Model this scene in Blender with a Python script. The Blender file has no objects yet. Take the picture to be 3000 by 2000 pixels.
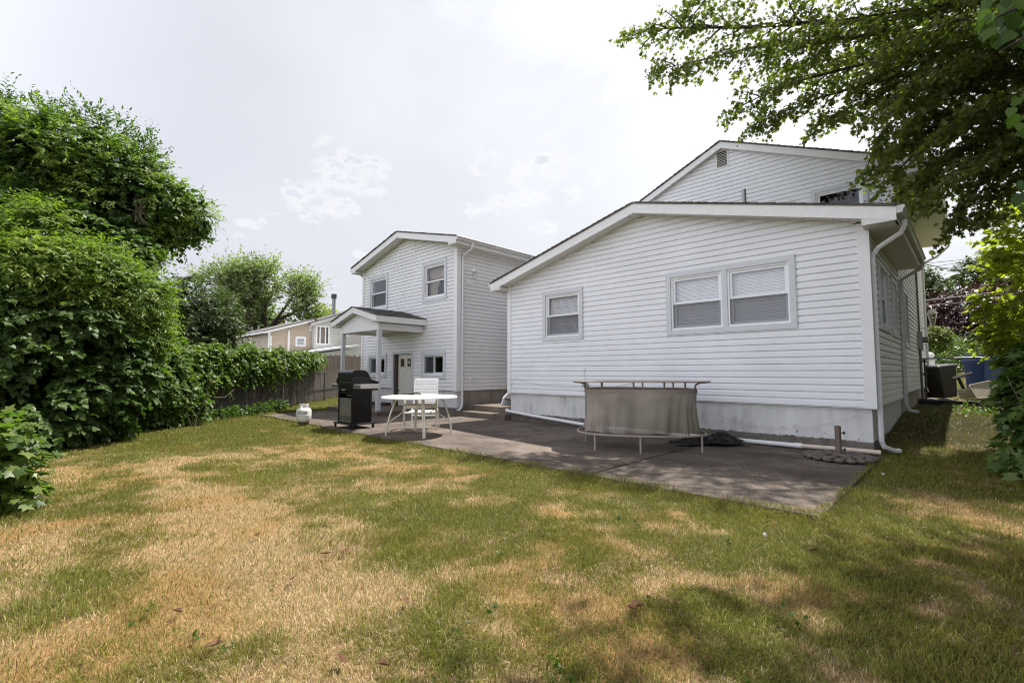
import bpy, bmesh, math, random
import numpy as np
from mathutils import Vector, Matrix
random.seed(7)
rng = np.random.default_rng(11)
S = bpy.context.scene
COL = S.collection
PI = math.pi
# ------------------------------------------------------------------ camera model (surveyed from the photograph)
FOC = 1384.0; EYE = 1.2
PITCH = math.atan(90 / FOC); YAW = math.radians(44.1208)
FW = (-math.sin(YAW), math.cos(YAW)); RT = (math.cos(YAW), math.sin(YAW))
def at(u, v, D):
    """world point seen at photo pixel u,v (3000 px wide) at horizontal distance D along the view"""
    x = (u - 1500) / FOC; y = (1000 - v) / FOC
    zf = math.cos(PITCH) - y * math.sin(PITCH); up = math.sin(PITCH) + y * math.cos(PITCH)
    d = (RT[0] * x + FW[0] * zf, RT[1] * x + FW[1] * zf, up)
    t = D / (d[0] * FW[0] + d[1] * FW[1])
    return Vector((d[0] * t, d[1] * t, EYE + d[2] * t))
def ground(u, v, z=0.0):
    x = (u - 1500) / FOC; y = (1000 - v) / FOC
    zf = math.cos(PITCH) - y * math.sin(PITCH); up = math.sin(PITCH) + y * math.cos(PITCH)
    t = (z - EYE) / up
    return Vector(((RT[0] * x + FW[0] * zf) * t, (RT[1] * x + FW[1] * zf) * t, z))
def cam2w(r, f):
    return (RT[0] * r + FW[0] * f, RT[1] * r + FW[1] * f)

# ------------------------------------------------------------------ materials
def newmat(name):
    m = bpy.data.materials.new(name); m.use_nodes = True
    nt = m.node_tree
    return m, nt, nt.nodes['Principled BSDF']
def N(nt, t, **kw):
    n = nt.nodes.new(t)
    for k, v in kw.items():
        if k in n.inputs: n.inputs[k].default_value = v
        else: setattr(n, k, v)
    return n
def ramp(nt, stops):
    r = nt.nodes.new('ShaderNodeValToRGB'); e = r.color_ramp.elements
    while len(e) < len(stops): e.new(0.5)
    for i, (p, c) in enumerate(stops):
        e[i].position = p; e[i].color = (c[0], c[1], c[2], 1)
    return r
def simple(name, col, rough=0.5, metal=0.0, var=0.08, scale=8.0, bump=0.0, bscale=60.0, spec=0.5):
    """one colour with gentle dirt variation and optional fine bump"""
    m, nt, b = newmat(name); L = nt.links
    tc = N(nt, 'ShaderNodeNewGeometry')
    n = N(nt, 'ShaderNodeTexNoise', Scale=scale, Detail=6.0, Roughness=0.6)
    L.new(tc.outputs['Position'], n.inputs['Vector'])
    lo = tuple(c * (1 - var * 1.6) for c in col); hi = tuple(min(1, c * (1 + var)) for c in col)
    r = ramp(nt, [(0.3, lo), (0.7, hi)])
    L.new(n.outputs['Fac'], r.inputs['Fac']); L.new(r.outputs['Color'], b.inputs['Base Color'])
    b.inputs['Roughness'].default_value = rough; b.inputs['Metallic'].default_value = metal
    b.inputs['Specular IOR Level'].default_value = spec
    if bump:
        n2 = N(nt, 'ShaderNodeTexNoise', Scale=bscale, Detail=4.0)
        L.new(tc.outputs['Position'], n2.inputs['Vector'])
        bp = N(nt, 'ShaderNodeBump', Strength=bump, Distance=0.01)
        L.new(n2.outputs['Fac'], bp.inputs['Height']); L.new(bp.outputs['Normal'], b.inputs['Normal'])
    return m
def siding_mat(name, col, dirt=(0.5, 0.48, 0.42)):
    m, nt, b = newmat(name); L = nt.links
    g = N(nt, 'ShaderNodeNewGeometry')
    n = N(nt, 'ShaderNodeTexNoise', Scale=0.9, Detail=7.0, Roughness=0.62); L.new(g.outputs['Position'], n.inputs['Vector'])
    mp = N(nt, 'ShaderNodeMapping'); mp.inputs['Scale'].default_value = (3, 3, 22); L.new(g.outputs['Position'], mp.inputs['Vector'])
    n2 = N(nt, 'ShaderNodeTexNoise', Scale=1.2, Detail=4.0); L.new(mp.outputs['Vector'], n2.inputs['Vector'])
    r = ramp(nt, [(0.30, tuple(c * 0.90 for c in col)), (0.65, col)]); L.new(n.outputs['Fac'], r.inputs['Fac'])
    r2 = ramp(nt, [(0.60, (0, 0, 0)), (0.82, (0.5, 0.5, 0.5))]); L.new(n2.outputs['Fac'], r2.inputs['Fac'])
    mx = N(nt, 'ShaderNodeMix', data_type='RGBA'); mx.inputs[7].default_value = (*dirt, 1)
    mm = N(nt, 'ShaderNodeMath', operation='MULTIPLY'); mm.inputs[1].default_value = 0.35
    L.new(r2.outputs['Color'], mm.inputs[0]); L.new(mm.outputs[0], mx.inputs[0]); L.new(r.outputs['Color'], mx.inputs[6])
    L.new(mx.outputs[2], b.inputs['Base Color'])
    b.inputs['Roughness'].default_value = 0.5
    w = N(nt, 'ShaderNodeTexNoise', Scale=3.0, Detail=2.0); L.new(g.outputs['Position'], w.inputs['Vector'])
    bp = N(nt, 'ShaderNodeBump', Strength=0.12, Distance=0.02); L.new(w.outputs['Fac'], bp.inputs['Height']); L.new(bp.outputs['Normal'], b.inputs['Normal'])
    return m
def foundation_mat(name, col, zline):
    """painted parging with rising-damp stains and a bare band at the bottom"""
    m, nt, b = newmat(name); L = nt.links
    g = N(nt, 'ShaderNodeNewGeometry'); sx = N(nt, 'ShaderNodeSeparateXYZ'); L.new(g.outputs['Position'], sx.inputs[0])
    n = N(nt, 'ShaderNodeTexNoise', Scale=2.2, Detail=9.0, Roughness=0.65); L.new(g.outputs['Position'], n.inputs['Vector'])
    mp = N(nt, 'ShaderNodeMapping'); mp.inputs['Scale'].default_value = (5, 5, 0.7); L.new(g.outputs['Position'], mp.inputs['Vector'])
    n3 = N(nt, 'ShaderNodeTexNoise', Scale=1.5, Detail=5.0); L.new(mp.outputs['Vector'], n3.inputs['Vector'])
    r = ramp(nt, [(0.32, tuple(c * 0.55 for c in col)), (0.46, tuple(c * 0.86 for c in col)), (0.62, col)])
    av = N(nt, 'ShaderNodeMath', operation='ADD'); L.new(n.outputs['Fac'], av.inputs[0]); L.new(n3.outputs['Fac'], av.inputs[1])
    hv = N(nt, 'ShaderNodeMath', operation='MULTIPLY'); hv.inputs[1].default_value = 0.5; L.new(av.outputs[0], hv.inputs[0])
    L.new(hv.outputs[0], r.inputs['Fac'])
    # spots
    n2 = N(nt, 'ShaderNodeTexNoise', Scale=9.0, Detail=6.0, Roughness=0.7); L.new(g.outputs['Position'], n2.inputs['Vector'])
    # z + noise threshold
    a = N(nt, 'ShaderNodeMath', operation='MULTIPLY_ADD'); a.inputs[1].default_value = 0.10; L.new(n2.outputs['Fac'], a.inputs[0])
    sub = N(nt, 'ShaderNodeMath', operation='SUBTRACT'); L.new(sx.outputs['Z'], sub.inputs[0]); sub.inputs[1].default_value = zline + 0.05
    L.new(sub.outputs[0], a.inputs[2])
    r2 = ramp(nt, [(0.0, (0, 0, 0)), (0.012, (1, 1, 1))]); L.new(a.outputs[0], r2.inputs['Fac'])
    mx = N(nt, 'ShaderNodeMix', data_type='RGBA'); L.new(r2.outputs['Color'], mx.inputs[0])
    rb = ramp(nt, [(0.3, (0.09, 0.08, 0.068)), (0.7, (0.20, 0.18, 0.15))]); L.new(n2.outputs['Fac'], rb.inputs['Fac'])
    L.new(rb.outputs['Color'], mx.inputs[6])
    # dark mould patches above the line
    r3 = ramp(nt, [(0.60, (0, 0, 0)), (0.68, (1, 1, 1))]); L.new(n2.outputs['Fac'], r3.inputs['Fac'])
    lowz = N(nt, 'ShaderNodeMapRange'); lowz.inputs[1].default_value = zline + 0.32; lowz.inputs[2].default_value = zline; L.new(sx.outputs['Z'], lowz.inputs[0])
    mu = N(nt, 'ShaderNodeMath', operation='MULTIPLY'); L.new(r3.outputs['Color'], mu.inputs[0]); L.new(lowz.outputs[0], mu.inputs[1])
    mx2 = N(nt, 'ShaderNodeMix', data_type='RGBA'); L.new(mu.outputs[0], mx2.inputs[0]); L.new(r.outputs['Color'], mx2.inputs[6]); mx2.inputs[7].default_value = (0.2, 0.19, 0.16, 1)
    L.new(mx2.outputs[2], mx.inputs[7])
    L.new(mx.outputs[2], b.inputs['Base Color']); b.inputs['Roughness'].default_value = 0.85
    n5 = N(nt, 'ShaderNodeTexNoise', Scale=40.0, Detail=5.0); L.new(g.outputs['Position'], n5.inputs['Vector'])
    bp = N(nt, 'ShaderNodeBump', Strength=0.35, Distance=0.01); L.new(n5.outputs['Fac'], bp.inputs['Height']); L.new(bp.outputs['Normal'], b.inputs['Normal'])
    return m
def leaf_mat(name, stops, trans=0.35, rough=0.42, tint=(1.0, 1.25, 0.45), clump=1.2):
    """stops: colour ramp over per-leaf random + clump noise"""
    m, nt, b = newmat(name); L = nt.links
    g = N(nt, 'ShaderNodeNewGeometry')
    n = N(nt, 'ShaderNodeTexNoise', Scale=clump, Detail=2.0); L.new(g.outputs['Position'], n.inputs['Vector'])
    mx = N(nt, 'ShaderNodeMath', operation='MULTIPLY_ADD'); L.new(g.outputs['Random Per Island'], mx.inputs[0]); mx.inputs[1].default_value = 0.55
    mm = N(nt, 'ShaderNodeMath', operation='MULTIPLY'); L.new(n.outputs['Fac'], mm.inputs[0]); mm.inputs[1].default_value = 0.45
    L.new(mm.outputs[0], mx.inputs[2])
    r = ramp(nt, stops); L.new(mx.outputs[0], r.inputs['Fac'])
    L.new(r.outputs['Color'], b.inputs['Base Color'])
    b.inputs['Roughness'].default_value = rough
    b.inputs['Specular IOR Level'].default_value = 0.36
    tr = N(nt, 'ShaderNodeBsdfTranslucent')
    tm = N(nt, 'ShaderNodeMix', data_type='RGBA', blend_type='MULTIPLY'); tm.inputs[0].default_value = 1.0
    L.new(r.outputs['Color'], tm.inputs[6]); tm.inputs[7].default_value = (tint[0] * 1.6, tint[1] * 1.6, tint[2] * 1.6, 1)
    L.new(tm.outputs[2], tr.inputs['Color'])
    ms = N(nt, 'ShaderNodeMixShader'); ms.inputs[0].default_value = trans
    L.new(b.outputs[0], ms.inputs[1]); L.new(tr.outputs[0], ms.inputs[2])
    L.new(ms.outputs[0], nt.nodes['Material Output'].inputs['Surface'])
    return m
def glass_mat(name, refl=0.14, dark=0.0):
    m, nt, b = newmat(name); L = nt.links
    nt.nodes.remove(b)
    fr = N(nt, 'ShaderNodeFresnel', IOR=1.5)
    gb = N(nt, 'ShaderNodeNewGeometry'); io = N(nt, 'ShaderNodeMapRange'); io.inputs[3].default_value = 1.5; io.inputs[4].default_value = 0.6667
    L.new(gb.outputs['Backfacing'], io.inputs[0]); L.new(io.outputs[0], fr.inputs['IOR'])
    ad = N(nt, 'ShaderNodeMath', operation='ADD'); ad.inputs[1].default_value = refl; ad.use_clamp = True
    L.new(fr.outputs[0], ad.inputs[0])
    tp = N(nt, 'ShaderNodeBsdfTransparent'); k = 0.86 - dark; tp.inputs[0].default_value = (k, k, k, 1)
    gl = N(nt, 'ShaderNodeBsdfGlossy', Roughness=0.02); gl.inputs['Color'].default_value = (0.95, 0.97, 1, 1)
    ms = N(nt, 'ShaderNodeMixShader'); L.new(ad.outputs[0], ms.inputs[0]); L.new(tp.outputs[0], ms.inputs[1]); L.new(gl.outputs[0], ms.inputs[2])
    L.new(ms.outputs[0], nt.nodes['Material Output'].inputs['Surface'])
    return m
def mesh_screen_mat(name, col, opac):
    """fine insect screen / sheer woven cloth: part of the light passes between the threads"""
    m, nt, b = newmat(name); L = nt.links
    b.inputs['Base Color'].default_value = (*col, 1); b.inputs['Roughness'].default_value = 0.8
    tp = N(nt, 'ShaderNodeBsdfTransparent')
    ms = N(nt, 'ShaderNodeMixShader'); ms.inputs[0].default_value = opac
    L.new(tp.outputs[0], ms.inputs[1]); L.new(b.outputs[0], ms.inputs[2])
    L.new(ms.outputs[0], nt.nodes['Material Output'].inputs['Surface'])
    return m

M = {}
M['siding'] = siding_mat('white_vinyl', (0.83, 0.84, 0.865))
M['siding_two'] = siding_mat('white_vinyl_cream', (0.83, 0.83, 0.835))
M['beige_siding'] = siding_mat('beige_vinyl', (0.50, 0.42, 0.33))
M['grey_siding'] = siding_mat('pale_grey_vinyl', (0.62, 0.60, 0.58))
M['trim'] = simple('white_trim', (0.80, 0.80, 0.80), 0.45, var=0.03)
M['trim_grey'] = simple('grey_white_trim', (0.62, 0.635, 0.66), 0.5, var=0.04)
M['sash'] = simple('white_sash', (0.82, 0.84, 0.86), 0.35, var=0.02)
M['soffit'] = simple('soffit_white', (0.74, 0.73, 0.70), 0.55, var=0.04)
M['gutter'] = simple('gutter_white', (0.72, 0.73, 0.74), 0.35, var=0.06)
M['gutter_dull'] = simple('gutter_dull', (0.60, 0.60, 0.59), 0.4, var=0.12)
M['glass'] = glass_mat('window_glass', 0.06, -0.08)
M['glass_dark'] = glass_mat('window_glass_plain', 0.005)
M['screen'] = mesh_screen_mat('insect_screen', (0.10, 0.10, 0.11), 0.42)
M['blind'] = simple('blind_slat', (0.82, 0.83, 0.86), 0.5, var=0.02)
M['curtain'] = simple('curtain_cloth', (0.42, 0.36, 0.29), 0.9, var=0.1)
M['room'] = simple('dark_room', (0.05, 0.05, 0.05), 0.9)
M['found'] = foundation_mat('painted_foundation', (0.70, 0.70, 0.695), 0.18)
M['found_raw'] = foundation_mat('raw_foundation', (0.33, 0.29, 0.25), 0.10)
M['door'] = simple('door_paint', (0.70, 0.68, 0.62), 0.4, var=0.04)
M['yellowed'] = simple('yellowed_trim', (0.60, 0.50, 0.30), 0.5)
M['wood_grey'] = simple('weathered_wood', (0.078, 0.058, 0.043), 0.9, var=0.5, scale=20, bump=0.4, bscale=50)
M['brown_metal'] = simple('brown_metal', (0.16, 0.12, 0.09), 0.5)
M['dark_metal'] = simple('dark_metal', (0.05, 0.05, 0.05), 0.45)
M['black_paint'] = simple('black_enamel', (0.008, 0.008, 0.009), 0.32, var=0.2, spec=0.35)
M['black_matt'] = simple('black_matt', (0.012, 0.012, 0.012), 0.5, var=0.2, spec=0.3)
M['steel'] = simple('brushed_steel', (0.52, 0.52, 0.50), 0.32, 0.9, var=0.06)
M['steel_panel'] = simple('grey_panel', (0.26, 0.25, 0.23), 0.38, 0.6, var=0.12, scale=5)
M['tank'] = simple('tank_white', (0.78, 0.77, 0.74), 0.4, var=0.06, scale=14)
M['rust'] = simple('rust', (0.12, 0.07, 0.045), 0.8, var=0.4, scale=40)
M['white_plastic'] = simple('white_strap', (0.86, 0.86, 0.85), 0.4, var=0.03)
M['off_white'] = simple('yellowed_aluminium', (0.72, 0.69, 0.58), 0.45, var=0.14, scale=14)
M['taupe'] = simple('taupe_metal', (0.34, 0.29, 0.25), 0.5, var=0.12)
M['counter'] = simple('tan_counter', (0.55, 0.50, 0.44), 0.35, var=0.1)
M['pvc'] = simple('white_pvc', (0.80, 0.80, 0.79), 0.35, var=0.05)
M['pvc_tan'] = simple('tan_pvc', (0.68, 0.57, 0.47), 0.4, var=0.08)
M['tarp'] = simple('black_tarp', (0.008, 0.008, 0.009), 0.38, var=0.3, scale=20, spec=0.35)
M['resin'] = simple('taupe_resin', (0.15, 0.127, 0.11), 0.75, var=0.25, scale=20, bump=0.4, bscale=90)
M['blue'] = simple('blue_plastic', (0.012, 0.06, 0.26), 0.35, var=0.1)
M['bin_black'] = simple('black_plastic', (0.016, 0.016, 0.018), 0.4, var=0.15)
M['galv'] = simple('galvanised', (0.28, 0.28, 0.28), 0.4, 0.6)
M['tan_plastic'] = simple('tan_plastic', (0.42, 0.36, 0.29), 0.55, var=0.12)
M['cable'] = simple('old_white_cable', (0.55, 0.53, 0.48), 0.6)
M['wire'] = simple('black_cable', (0.03, 0.03, 0.03), 0.6)
M['bark'] = simple('bark', (0.075, 0.06, 0.048), 0.95, var=0.4, scale=14, bump=0.8, bscale=30)
M['bark_pale'] = simple('bark_pale', (0.20, 0.16, 0.12), 0.9, var=0.3, scale=14)
M['stone'] = simple('stone', (0.16, 0.15, 0.14), 0.9, var=0.3, scale=12, bump=0.5, bscale=30)
M['brick'] = simple('brick', (0.25, 0.09, 0.06), 0.9, var=0.3, scale=20)
M['lampglass'] = glass_mat('lamp_glass', 0.2)
M['dry_leaf'] = simple('dry_leaf', (0.16, 0.075, 0.035), 0.8, var=0.3, scale=30)
M['paper'] = simple('white_scrap', (0.75, 0.75, 0.75), 0.7)
M['white_vinyl'] = simple('white_vinyl_post', (0.78, 0.78, 0.78), 0.4, var=0.04)

def shingle_mat():
    m, nt, b = newmat('asphalt_shingle'); L = nt.links
    g = N(nt, 'ShaderNodeNewGeometry')
    br = N(nt, 'ShaderNodeTexNoise', Scale=5.0, Detail=3.0); L.new(g.outputs['Position'], br.inputs['Vector'])
    n2 = N(nt, 'ShaderNodeTexNoise', Scale=120.0, Detail=2.0); L.new(g.outputs['Position'], n2.inputs['Vector'])
    a = N(nt, 'ShaderNodeMix', data_type='FLOAT'); a.inputs[0].default_value = 0.45
    L.new(br.outputs['Fac'], a.inputs[2]); L.new(n2.outputs['Fac'], a.inputs[3])
    ad = N(nt, 'ShaderNodeMath', operation='MULTIPLY_ADD'); L.new(g.outputs['Random Per Island'], ad.inputs[0]); ad.inputs[1].default_value = 0.35; L.new(a.outputs[0], ad.inputs[2])
    r = ramp(nt, [(0.35, (0.055, 0.052, 0.052)), (0.6, (0.12, 0.112, 0.108)), (0.9, (0.22, 0.205, 0.195))]); L.new(ad.outputs[0], r.inputs['Fac'])
    L.new(r.outputs['Color'], b.inputs['Base Color']); b.inputs['Roughness'].default_value = 0.95
    bp = N(nt, 'ShaderNodeBump', Strength=0.5, Distance=0.01); L.new(n2.outputs['Fac'], bp.inputs['Height']); L.new(bp.outputs['Normal'], b.inputs['Normal'])
    return m
M['shingle'] = shingle_mat()
def concrete_mat(name, stops, stain=0.35):
    m, nt, b = newmat(name); L = nt.links
    g = N(nt, 'ShaderNodeNewGeometry')
    n = N(nt, 'ShaderNodeTexNoise', Scale=1.1, Detail=10.0, Roughness=0.68, Distortion=0.4); L.new(g.outputs['Position'], n.inputs['Vector'])
    n2 = N(nt, 'ShaderNodeTexNoise', Scale=55.0, Detail=5.0, Roughness=0.7); L.new(g.outputs['Position'], n2.inputs['Vector'])
    vo = N(nt, 'ShaderNodeTexVoronoi', Scale=130.0); L.new(g.outputs['Position'], vo.inputs['Vector'])
    a = N(nt, 'ShaderNodeMix', data_type='FLOAT'); a.inputs[0].default_value = stain
    L.new(n.outputs['Fac'], a.inputs[2]); L.new(n2.outputs['Fac'], a.inputs[3])
    r = ramp(nt, stops); L.new(a.outputs[0], r.inputs['Fac'])
    mx = N(nt, 'ShaderNodeMix', data_type='RGBA', blend_type='MULTIPLY'); mx.inputs[0].default_value = 0.35
    L.new(r.outputs['Color'], mx.inputs[6]); L.new(vo.outputs['Color'], mx.inputs[7])
    L.new(mx.outputs[2], b.inputs['Base Color']); b.inputs['Roughness'].default_value = 0.92
    bp = N(nt, 'ShaderNodeBump', Strength=0.6, Distance=0.008); L.new(n2.outputs['Fac'], bp.inputs['Height']); L.new(bp.outputs['Normal'], b.inputs['Normal'])
    return m
M['patio'] = concrete_mat('patio_concrete', [(0.36, (0.035, 0.026, 0.021)), (0.47, (0.100, 0.076, 0.060)), (0.56, (0.190, 0.150, 0.120)), (0.66, (0.40, 0.335, 0.275))], .50)
M['step'] = concrete_mat('step_concrete', [(0.34, (0.07, 0.054, 0.042)), (0.5, (0.165, 0.13, 0.10)), (0.68, (0.29, 0.24, 0.19))], .42)

# ------------------------------------------------------------------ mesh builder
class MB:
    def __init__(s): s.v = []; s.f = []
    def add(s, vs, fs):
        o = len(s.v); s.v += [tuple(p) for p in vs]; s.f += [tuple(i + o for i in f) for f in fs]; return s
    def hexa(s, p): return s.add(p, [(0, 3, 2, 1), (4, 5, 6, 7), (0, 1, 5, 4), (1, 2, 6, 5), (2, 3, 7, 6), (3, 0, 4, 7)])
    def box(s, x0, x1, y0, y1, z0, z1):
        return s.hexa([(x0, y0, z0), (x1, y0, z0), (x1, y1, z0), (x0, y1, z0), (x0, y0, z1), (x1, y0, z1), (x1, y1, z1), (x0, y1, z1)])
    def fbox(s, fr, u0, u1, d0, d1, z0, z1):
        P = fr.pt
        return s.hexa([P(u0, d0, z0), P(u1, d0, z0), P(u1, d1, z0), P(u0, d1, z0), P(u0, d0, z1), P(u1, d0, z1), P(u1, d1, z1), P(u0, d1, z1)])
    def prism(s, poly, off):
        """poly: list of 3d points, extruded by vector off"""
        n = len(poly); a = [Vector(p) for p in poly]; b = [p + Vector(off) for p in a]
        return s.add(a + b, [tuple(range(n - 1, -1, -1)), tuple(range(n, 2 * n))] + [(i, (i + 1) % n, n + (i + 1) % n, n + i) for i in range(n)])
    def quad(s, a, b, c, d): return s.add([a, b, c, d], [(0, 1, 2, 3)])
    def tube(s, pts, r, n=8, caps=True):
        pts = [Vector(p) for p in pts]; k = len(pts)
        rs = r if isinstance(r, (list, tuple)) else [r] * k
        vs = []; prev = None
        for i, p in enumerate(pts):
            t = (pts[min(i + 1, k - 1)] - pts[max(i - 1, 0)])
            if t.length < 1e-9: t = Vector((0, 0, 1))
            t.normalize()
            if prev is None:
                a = t.cross(Vector((0, 0, 1)))
                if a.length < 0.05: a = t.cross(Vector((1, 0, 0)))
                a.normalize()
            else:
                a = prev - t * prev.dot(t)
                if a.length < 1e-4: a = t.orthogonal()
                a.normalize()
            prev = a; c = t.cross(a)
            for j in range(n):
                th = 2 * PI * j / n
                vs.append(p + (a * math.cos(th) + c * math.sin(th)) * rs[i])
        fs = [(i * n + j, i * n + (j + 1) % n, (i + 1) * n + (j + 1) % n, (i + 1) * n + j) for i in range(k - 1) for j in range(n)]
        if caps: fs += [tuple(range(n - 1, -1, -1)), tuple(range((k - 1) * n, k * n))]
        return s.add(vs, fs)
    def ring(s, pts, r, n=8):
        """closed tube"""
        pts = [Vector(p) for p in pts]; k = len(pts); vs = []
        for i, p in enumerate(pts):
            t = (pts[(i + 1) % k] - pts[i - 1]).normalized(); a = t.cross(Vector((0, 0, 1))).normalized(); c = t.cross(a)
            for j in range(n):
                th = 2 * PI * j / n; vs.append(p + (a * math.cos(th) + c * math.sin(th)) * r)
        fs = [(i * n + j, i * n + (j + 1) % n, ((i + 1) % k) * n + (j + 1) % n, ((i + 1) % k) * n + j) for i in range(k) for j in range(n)]
        return s.add(vs, fs)
    def lathe(s, prof, c=(0, 0, 0), n=24, a0=0, a1=2 * PI):
        full = abs(a1 - a0 - 2 * PI) < 1e-6; m = n if full else n + 1
        vs = []
        for (r, z) in prof:
            for j in range(m):
                th = a0 + (a1 - a0) * j / n
                vs.append((c[0] + r * math.cos(th), c[1] + r * math.sin(th), c[2] + z))
        fs = []
        for i in range(len(prof) - 1):
            for j in range(n):
                j2 = (j + 1) % m
                fs.append((i * m + j, i * m + j2, (i + 1) * m + j2, (i + 1) * m + j))
        return s.add(vs, fs)
    def blob(s, c, rad, seed=0, amp=0.2, n=10, m=7):
        r0 = random.Random(seed); vs = []
        ph = [r0.uniform(0, 6.28) for _ in range(6)]
        for i in range(m + 1):
            th = PI * i / m
            for j in range(n):
                f = 2 * PI * j / n
                k = 1 + amp * (math.sin(2 * f + ph[0] + th) + math.sin(3 * f + ph[1]) * math.sin(2 * th + ph[2]) + 0.5 * math.sin(5 * f + ph[3] + 3 * th)) * 0.5
                vs.append((c[0] + rad[0] * math.sin(th) * math.cos(f) * k, c[1] + rad[1] * math.sin(th) * math.sin(f) * k, c[2] + rad[2] * math.cos(th) * k))
        fs = [(i * n + j, i * n + (j + 1) % n, (i + 1) * n + (j + 1) % n, (i + 1) * n + j) for i in range(m) for j in range(n)]
        return s.add(vs, fs)
    def build(s, name, mat, parent=None, world=True, smooth=False, bevel=0.0):
        off = Vector((0, 0, 0))
        if parent is not None and world: off = ORG.get(parent.name, Vector((0, 0, 0)))
        me = bpy.data.meshes.new(name)
        me.from_pydata([(p[0] - off[0], p[1] - off[1], p[2] - off[2]) for p in s.v], [], s.f)
        me.materials.append(mat if not isinstance(mat, str) else M[mat])
        o = bpy.data.objects.new(name, me); COL.objects.link(o)
        if parent is not None: o.parent = parent
        ORG[o.name] = off
        if smooth:
            me.polygons.foreach_set('use_smooth', [True] * len(me.polygons))
            try: me.set_sharp_from_angle(angle=math.radians(38))
            except Exception: pass
        me.update()
        if bevel:
            b = o.modifiers.new('bevel', 'BEVEL'); b.width = bevel; b.segments = 2; b.limit_method = 'ANGLE'; b.angle_limit = math.radians(40)
        return o
ORG = {}
class Fr:
    def __init__(s, O, U, Nn): s.O = Vector(O); s.U = Vector(U); s.N = Vector(Nn)
    def pt(s, u, d, z): return s.O + s.U * u + s.N * d + Vector((0, 0, z))
def thing(name, label, cat, loc=(0, 0, 0), rotz=0.0, group=None):
    o = bpy.data.objects.new(name, None); COL.objects.link(o); o.empty_display_size = 0.2
    o.location = loc; o.rotation_euler = (0, 0, rotz); o['label'] = label; o['category'] = cat
    if group: o['group'] = group
    ORG[o.name] = Vector(loc); return o
def tag(o, label, cat, group=None):
    o['label'] = label; o['category'] = cat
    if group: o['group'] = group
    return o
def struct(o): o['kind'] = 'structure'; return o
def dup(root, loc, rotz=None, label=None):
    r = root.copy(); COL.objects.link(r); r.location = loc
    if rotz is not None: r.rotation_euler = (0, 0, rotz)
    if label: r['label'] = label
    ORG[r.name] = Vector(loc)
    for ch in list(root.children):
        c = ch.copy(); COL.objects.link(c); c.parent = r
        for g in list(ch.children):
            d = g.copy(); COL.objects.link(d); d.parent = c
    return r

# ------------------------------------------------------------------ value noise (numpy)
_tab = rng.random((256, 256))
def vnoise(x, y):
    xi = np.floor(x).astype(int); yi = np.floor(y).astype(int); fx = x - xi; fy = y - yi
    fx = fx * fx * (3 - 2 * fx); fy = fy * fy * (3 - 2 * fy)
    a = _tab[xi % 256, yi % 256]; b = _tab[(xi + 1) % 256, yi % 256]; c = _tab[xi % 256, (yi + 1) % 256]; d = _tab[(xi + 1) % 256, (yi + 1) % 256]
    return (a * (1 - fx) + b * fx) * (1 - fy) + (c * (1 - fx) + d * fx) * fy
def fbm(x, y, o=4):
    s = 0; a = 0.5; t = 0
    for i in range(o): s = s + a * vnoise(x * 2 ** i + 17.3 * i, y * 2 ** i + 5.1 * i); t += a; a *= 0.5
    return s / t
def sstep(a, b, x):
    t = np.clip((x - a) / (b - a), 0, 1); return t * t * (3 - 2 * t)
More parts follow.
